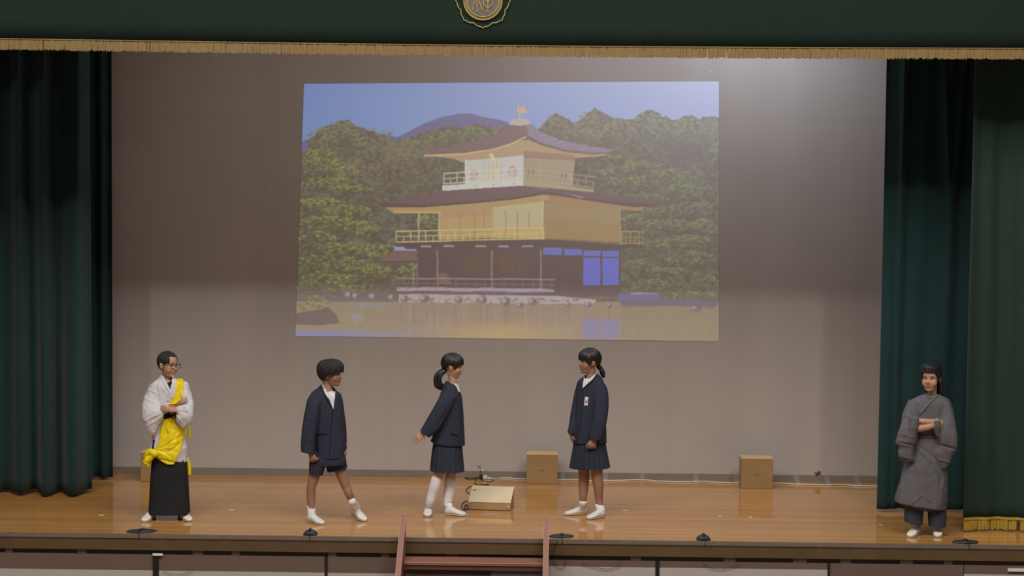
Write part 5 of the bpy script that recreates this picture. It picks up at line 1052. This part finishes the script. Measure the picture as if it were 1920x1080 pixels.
# cords
M_CORDK = mat('black_cord', (30, 26, 26), 0.5); M_CORDW = mat('white_cord', (214, 208, 200), 0.5)
def floorpts(l, r=.004): 
    out = []
    for q in l: p = FL(q[0], q[1], (q[2] if len(q) > 2 else r)); p.y = min(p.y, YB-.024); out.append(p)
    return out
def fcable(name, l, r, m, label, cat='cable', group=None, sub=7):
    V, F = tube(floorpts(l, r+.001), [r]*len(l), 8, sub)
    if name == 'power_cord': o = link_mesh(name, V, F, m, cs, True); o.matrix_parent_inverse = (Matrix.Translation(cs.location) @ Matrix.Rotation(math.radians(-5), 4, 'Z')).inverted(); o['label'] = label; return o
    return tag(link_mesh(name, V, F, m, None, True), label, cat, group)
fcable('power_cord', [(882, 938), (872, 940), (866, 946), (867, 953), (872, 956), (878, 951), (874, 946), (871, 951, .012), (876, 955, .012), (882, 950, .012)], .0035, M_CORDK, 'black cord looped beside the left end of the tan wedge case')
# power tap: black adapter and white socket block
f = FL(909, 897); f.y = min(f.y, YB-.06); r = thing('power_tap', (f.x, f.y, 0), 'white power tap with dark adapter lying by the baseboard', 'power tap')
MB().box((f.x-.052, f.y-.03, .002), (f.x-.018, f.y+.03, .040), bev=.004).build('adapter', mat('dark_teal_plastic', (28, 44, 48), 0.5), r)
MB().box((f.x-.016, f.y-.026, .002), (f.x+.026, f.y+.026, .036), bev=.005).build('socket_block', M_CORDW, r)
MB().box((f.x+.028, f.y-.02, .002), (f.x+.062, f.y+.016, .020), bev=.005).build('plug', M_CORDW, r)
V, F = tube([(f.x+.06, f.y, .012), (f.x+.09, f.y-.03, .006), (f.x+.105, f.y-.035, .006)], [.006]*3, 8, 5); link_mesh('flex', V, F, M_CORDW, r, True)
V, F = tube(floorpts([(881, 926), (874, 921), (878, 914), (886, 911), (900, 910.5), (916, 909.5), (912, 908), (900, 909, .012), (890, 906), (894, 898), (896, 896), (884, 899), (873, 897), (874, 894), (886, 893), (898, 894), (906, 901), (918, 903), (927, 899), (920, 897)], .0045), [.0035]*20, 8, 7); link_mesh('power_cord', V, F, M_CORDK, r, True)['label'] = 'tangled black cord'
f0 = FL(922, 898)
wl = [(932, 898), (938, 895.5), (948, 894), (958, 896), (968, 897.5), (986, 898), (1010, 899.5), (1040, 900), (1055, 900), (1075, 899), (1100, 901), (1135, 901), (1170, 900.5), (1203, 899.5), (1235, 902), (1270, 903.5), (1305, 903), (1325, 902.5), (1350, 905), (1382, 905.5), (1420, 906), (1449, 906.5), (1468, 906), (1496, 908), (1520, 908.5), (1553, 909.5), (1580, 909), (1611, 911), (1650, 911.5), (1690, 913)]
fcable('extension_cord', wl, .0055, M_CORDW, 'long white extension cord running along the foot of the back wall', 'cable', sub=4)
M_CLEAR = mat('clear_packing_tape', (206, 198, 190), 0.25); M_CLEAR.node_tree.nodes['Principled BSDF'].inputs['Alpha'].default_value = 0.2
for i, (px, py) in enumerate([(1055, 900), (1135, 901), (1203, 899.5), (1305, 903), (1382, 905.5), (1496, 908), (1553.5, 909.5), (1611, 911)]):
    g = FL(px, py); g.y = min(g.y, YB-.024); w = .024; V = []; pr = [(-.075, .0012), (-.028, .0012), (-.014, .019), (.012, .019)]
    dy = YB-.016-g.y; pr += [(dy, .022), (dy, .05), (dy, .066)]
    for lay in (0, 1):
        for y, z in pr:
            for sx in (-1, 1): V.append(Vector((g.x+sx*w, g.y+y-(0.001 if lay == 0 and z > .04 else 0), z+(.001 if lay == 0 else -.0005))))
    n = len(pr); F = []
    for k in range(n-1): F += [(2*k, 2*k+1, 2*k+3, 2*k+2), (2*n+2*k, 2*n+2*k+2, 2*n+2*k+3, 2*n+2*k+1), (2*k, 2*k+2, 2*n+2*k+2, 2*n+2*k), (2*k+1, 2*n+2*k+1, 2*n+2*k+3, 2*k+3)]
    nm = ['just right of the middle wooden box', 'behind the child with the name badge', 'first one right of the child with the name badge', 'about midway between the middle and right wooden boxes', 'just left of the rightmost wooden box', 'just right of the rightmost wooden box', 'second right of the rightmost wooden box', 'nearest the right side curtain'][i]
    tag(link_mesh('tape', V, F, M_CLEAR), 'tape over the white cord, ' + nm, 'tape', 'tape strips over the white cord')
# wall hook with a wire, and the brown scrap on the wall
a = P(898, 872, YB); hk = thing('wall_hook', (a.x, YB-.01, a.z), 'small pale hook with thin wire on the back wall above the power tap', 'hook')
MB().box((a.x-.012, YB-.012, a.z-.012), (a.x+.012, YB-.0005, a.z+.012), bev=.002).build('hook_base', mat('pale_blue_plastic', (168, 176, 186), 0.4), hk)
V, F = tube([P(899, 874, YB-.014), P(901, 878, YB-.02), P(900, 886, YB-.02), P(902, 892, YB-.024)], [.0018]*4, 6, 4); link_mesh('wire', V, F, M_CORDK, hk, True)
V, F = ellipsoid(P(904, 882, YB-.018), (.016, .006, .006)); link_mesh('wire_clip', V, F, M_TAPE, hk, True)
mb = MB(); c = P(1533, 887, YB-.014)
for dx, dz, rx, rz, an in [(-.014, -.004, .016, .008, 30), (.012, .010, .018, .010, -20), (.018, -.002, .010, .008, 50), (-.006, -.018, .006, .014, 10), (0, 0, .008, .008, 0)]:
    mb.add(ellipsoid(c+Vector((dx, 0, dz)), (rx, .008, rz), Matrix.Rotation(math.radians(an), 3, 'Y'), 12, 8))
tag(mb.build('crumpled_scrap', mat('brown_scrap', (112, 62, 36), 0.7), None, True), 'small crumpled brown scrap stuck on the back wall near the right curtain', 'scrap')
# paper bits on the floor
for px, py, w, lab in [(190, 966, 9, 'small white mark of tape on the floor beside the left side curtain'), (434, 956, 8, 'small white tape scrap on the floor right of the kimono child'), (1172, 957, 9, 'small white tape scrap on the floor right of the badge child'), (1350, 968, 5, 'small white tape scrap below the rightmost wooden box, left one'), (1407, 970, 6, 'small white tape scrap below the rightmost wooden box, right one'), (1651, 984, 5, 'small white tape scrap on the floor beside the robed child')]:
    g = FL(px, py); h = w/2/207; tag(MB().box((g.x-h, g.y-.014, 0), (g.x+h, g.y+.014, .0012), rz=.2).build('tape_scrap', M_TAPE), lab, 'tape')

# boundary microphones at the stage edge
M_MIC = mat('black_rubber', (44, 48, 54), 0.6, noise=(30, 0.15, 3)); M_MICD = mat('black_grille', (16, 17, 20), 0.5)
def floor_mic(px, py, wpx, hgt, dep, label, dome):
    g = FL(px, py); w = wpx/222/2; y0 = max(g.y, -.02); r = thing('boundary_microphone', (g.x, y0+dep/2, .003), label, 'microphone', 'microphones along the stage edge')
    rings = []; n = 14
    for i in range(n+1):
        u = -1+2*i/n; k = (max(0.0, 1-abs(u)**(2.6 if dome else 5)))**.5; hh = hgt*((.45+.55*(1-abs(u))**.8) if dome else (.55+.45*math.exp(-(u/.22)**2)))
        x = g.x+u*w; dd = dep*(1 if dome else (1-.35*abs(u))); ring = []
        for y, z in [(0, 0), (0, .35), (.10, .8), (.35, 1), (.75, .8), (1, .25), (1, 0)]: ring.append(Vector((x+(.12*w*(y-.5) if not dome else 0), y0+dep/2+(y-.5)*dd*(.55+.45*k), .003+z*hh*(.3+.7*k))))
        rings.append(ring)
    V, F = rings_mesh(rings); link_mesh('base_plate', V, F, M_MIC, r, True)
    V, F = ellipsoid((g.x, y0+dep*.28, .003+hgt*.72), (.012, dep*.28, hgt*.42)); link_mesh('capsule', V, F, M_MICD, r, True)
    V, F = tube([(g.x, y0-.0, .008), (g.x+.004, -.066, .008), (g.x+.006, -.0755, -.012), (g.x+.004, -.0755, -.033)], [.0025]*4, 6, 3); link_mesh('cable', V, F, M_CORDK, r, True)
floor_mic(258, 1004, 52, .022, .20, 'flat black microphone at the stage edge near the kimono child', False)
floor_mic(580, 1006, 26, .052, .12, 'small domed black microphone at the stage edge before the striding child', True)
floor_mic(1053, 1009, 44, .026, .15, 'flat black microphone at the stage edge just right of the steps', False)
floor_mic(1320, 1015, 26, .052, .12, 'small domed black microphone alone on the right half of the stage edge', True)
floor_mic(1822, 1029, 48, .030, .16, 'flat black microphone at the stage edge under the gold fringe', False)

# wooden steps up to the stage
M_RED = mat('red_brown_varnish', (146, 98, 80), 0.45, noise=(7, 0.14, 4)); M_REDL = mat('worn_pale_edge', (190, 150, 132), 0.5); M_REDD = mat('dark_red_brown', (86, 60, 50), 0.6)
st = thing('stage_steps', (-.15, -.5, -1.0), 'red-brown wooden steps against the stage front with two sloping side rails', 'steps')
xl0 = P(756.5, 967, -.10).x; xr0 = P(1025, 971, -.10).x
def rail(xc, splay, side):
    pr = [(-.085, .190), (-.085, -.30), (-.52, -.99), (-1.28, -.99), (-1.28, -.95), (-.115, .190)]
    t = .021; V = []
    for sx in (-1, 1):
        for y, z in pr: V.append(Vector((xc+sx*t+splay*(-.09-y), y, z)))
    n = len(pr); F = [tuple(range(n)), tuple(range(2*n-1, n-1, -1))]+[(k, n+k, n+(k+1) % n, (k+1) % n) for k in range(n)]
    o = link_mesh('side_rail', V, F, M_RED, st)
    e = []
    for sx in (-1, 1):
        p0 = Vector((xc+sx*t, -.115, .192)); p1 = Vector((xc+sx*t+splay*1.19, -1.28, -.948)); V2, F2 = tube([p0, p1], [.0022, .0022], 6, 1); q = link_mesh('worn_edge', V2, F2, M_REDL, o)
rail(xl0, -.035, -1); rail(xr0, -.012, 1)
xa = xl0+.02; xb = xr0-.02
for k in range(4):
    z = -.150-.2*k; yb = -.080-.27*k if k else -.076; yf = yb-.255
    t = MB().box((xa, yf, z-.024), (xb, yb, z), bev=.003).build('tread', M_RED, st)
    V, F = tube([(xa, yf-.001, z-.002), (xb, yf-.001, z-.002)], [.0028]*2, 6, 1); link_mesh('worn_edge', V, F, M_REDL, t)
    MB().box((xa, yf+.012, z-.062), (xb, yf+.03, z-.024)).build('riser_bar', M_REDD, st)
g0 = P(921, 1064, -.30).x
# grey board stored under the steps
b1 = MB().box((g0, -.29, -.99), (xb-.005, -.27, P(960, 1064, -.28).z)).build('leaning_board', mat('dark_grey_board', (96, 88, 82), 0.7)); tag(b1, 'grey board with a pale top edge standing under the steps', 'board')
MB().box((g0, -.292, P(960, 1068, -.28).z), (xb-.005, -.268, P(960, 1063.5, -.28).z)).build('top_edge', M_WHITEP, b1)
MB().box((g0-.012, -.30, -.99), (g0, -.262, P(960, 1063, -.28).z)).build('side_edge', M_BLACK, b1)

# thin wires hanging under the edge
for l, lab in [([(1046, 1011, -.0755), (1041, 1024, -.0755), (1036, 1040, -.078), (1042, 1060, -.06), (1052, 1066, -.06), (1059, 1060, -.06), (1060, 1046, -.06)], 'thin black wire looping below the stage edge right of the steps'),
               ([(1090, 1056, -.06), (1110, 1062, -.06), (1140, 1067, -.06), (1165, 1060, -.06)], 'thin wire sagging across the pale panel left of the black joint strip'),
               ([(1318, 1056, -.06), (1330, 1064, -.06), (1352, 1067, -.06), (1376, 1062, -.06), (1386, 1056, -.06)], 'thin wire sagging across the pale panel under the lone domed microphone'),
               ([(306, 1070, -.06), (325, 1077, -.06), (342, 1076, -.06), (362, 1069, -.06)], 'thin pale wire sagging under the brown board at the left')]:
    V, F = tube([P(a, b, y) for a, b, y in l], [.002]*len(l), 6, 5); tag(link_mesh('hanging_wire', V, F, M_CORDK if 'pale wire' not in lab else M_FASCIA, None, True), lab, 'wire')
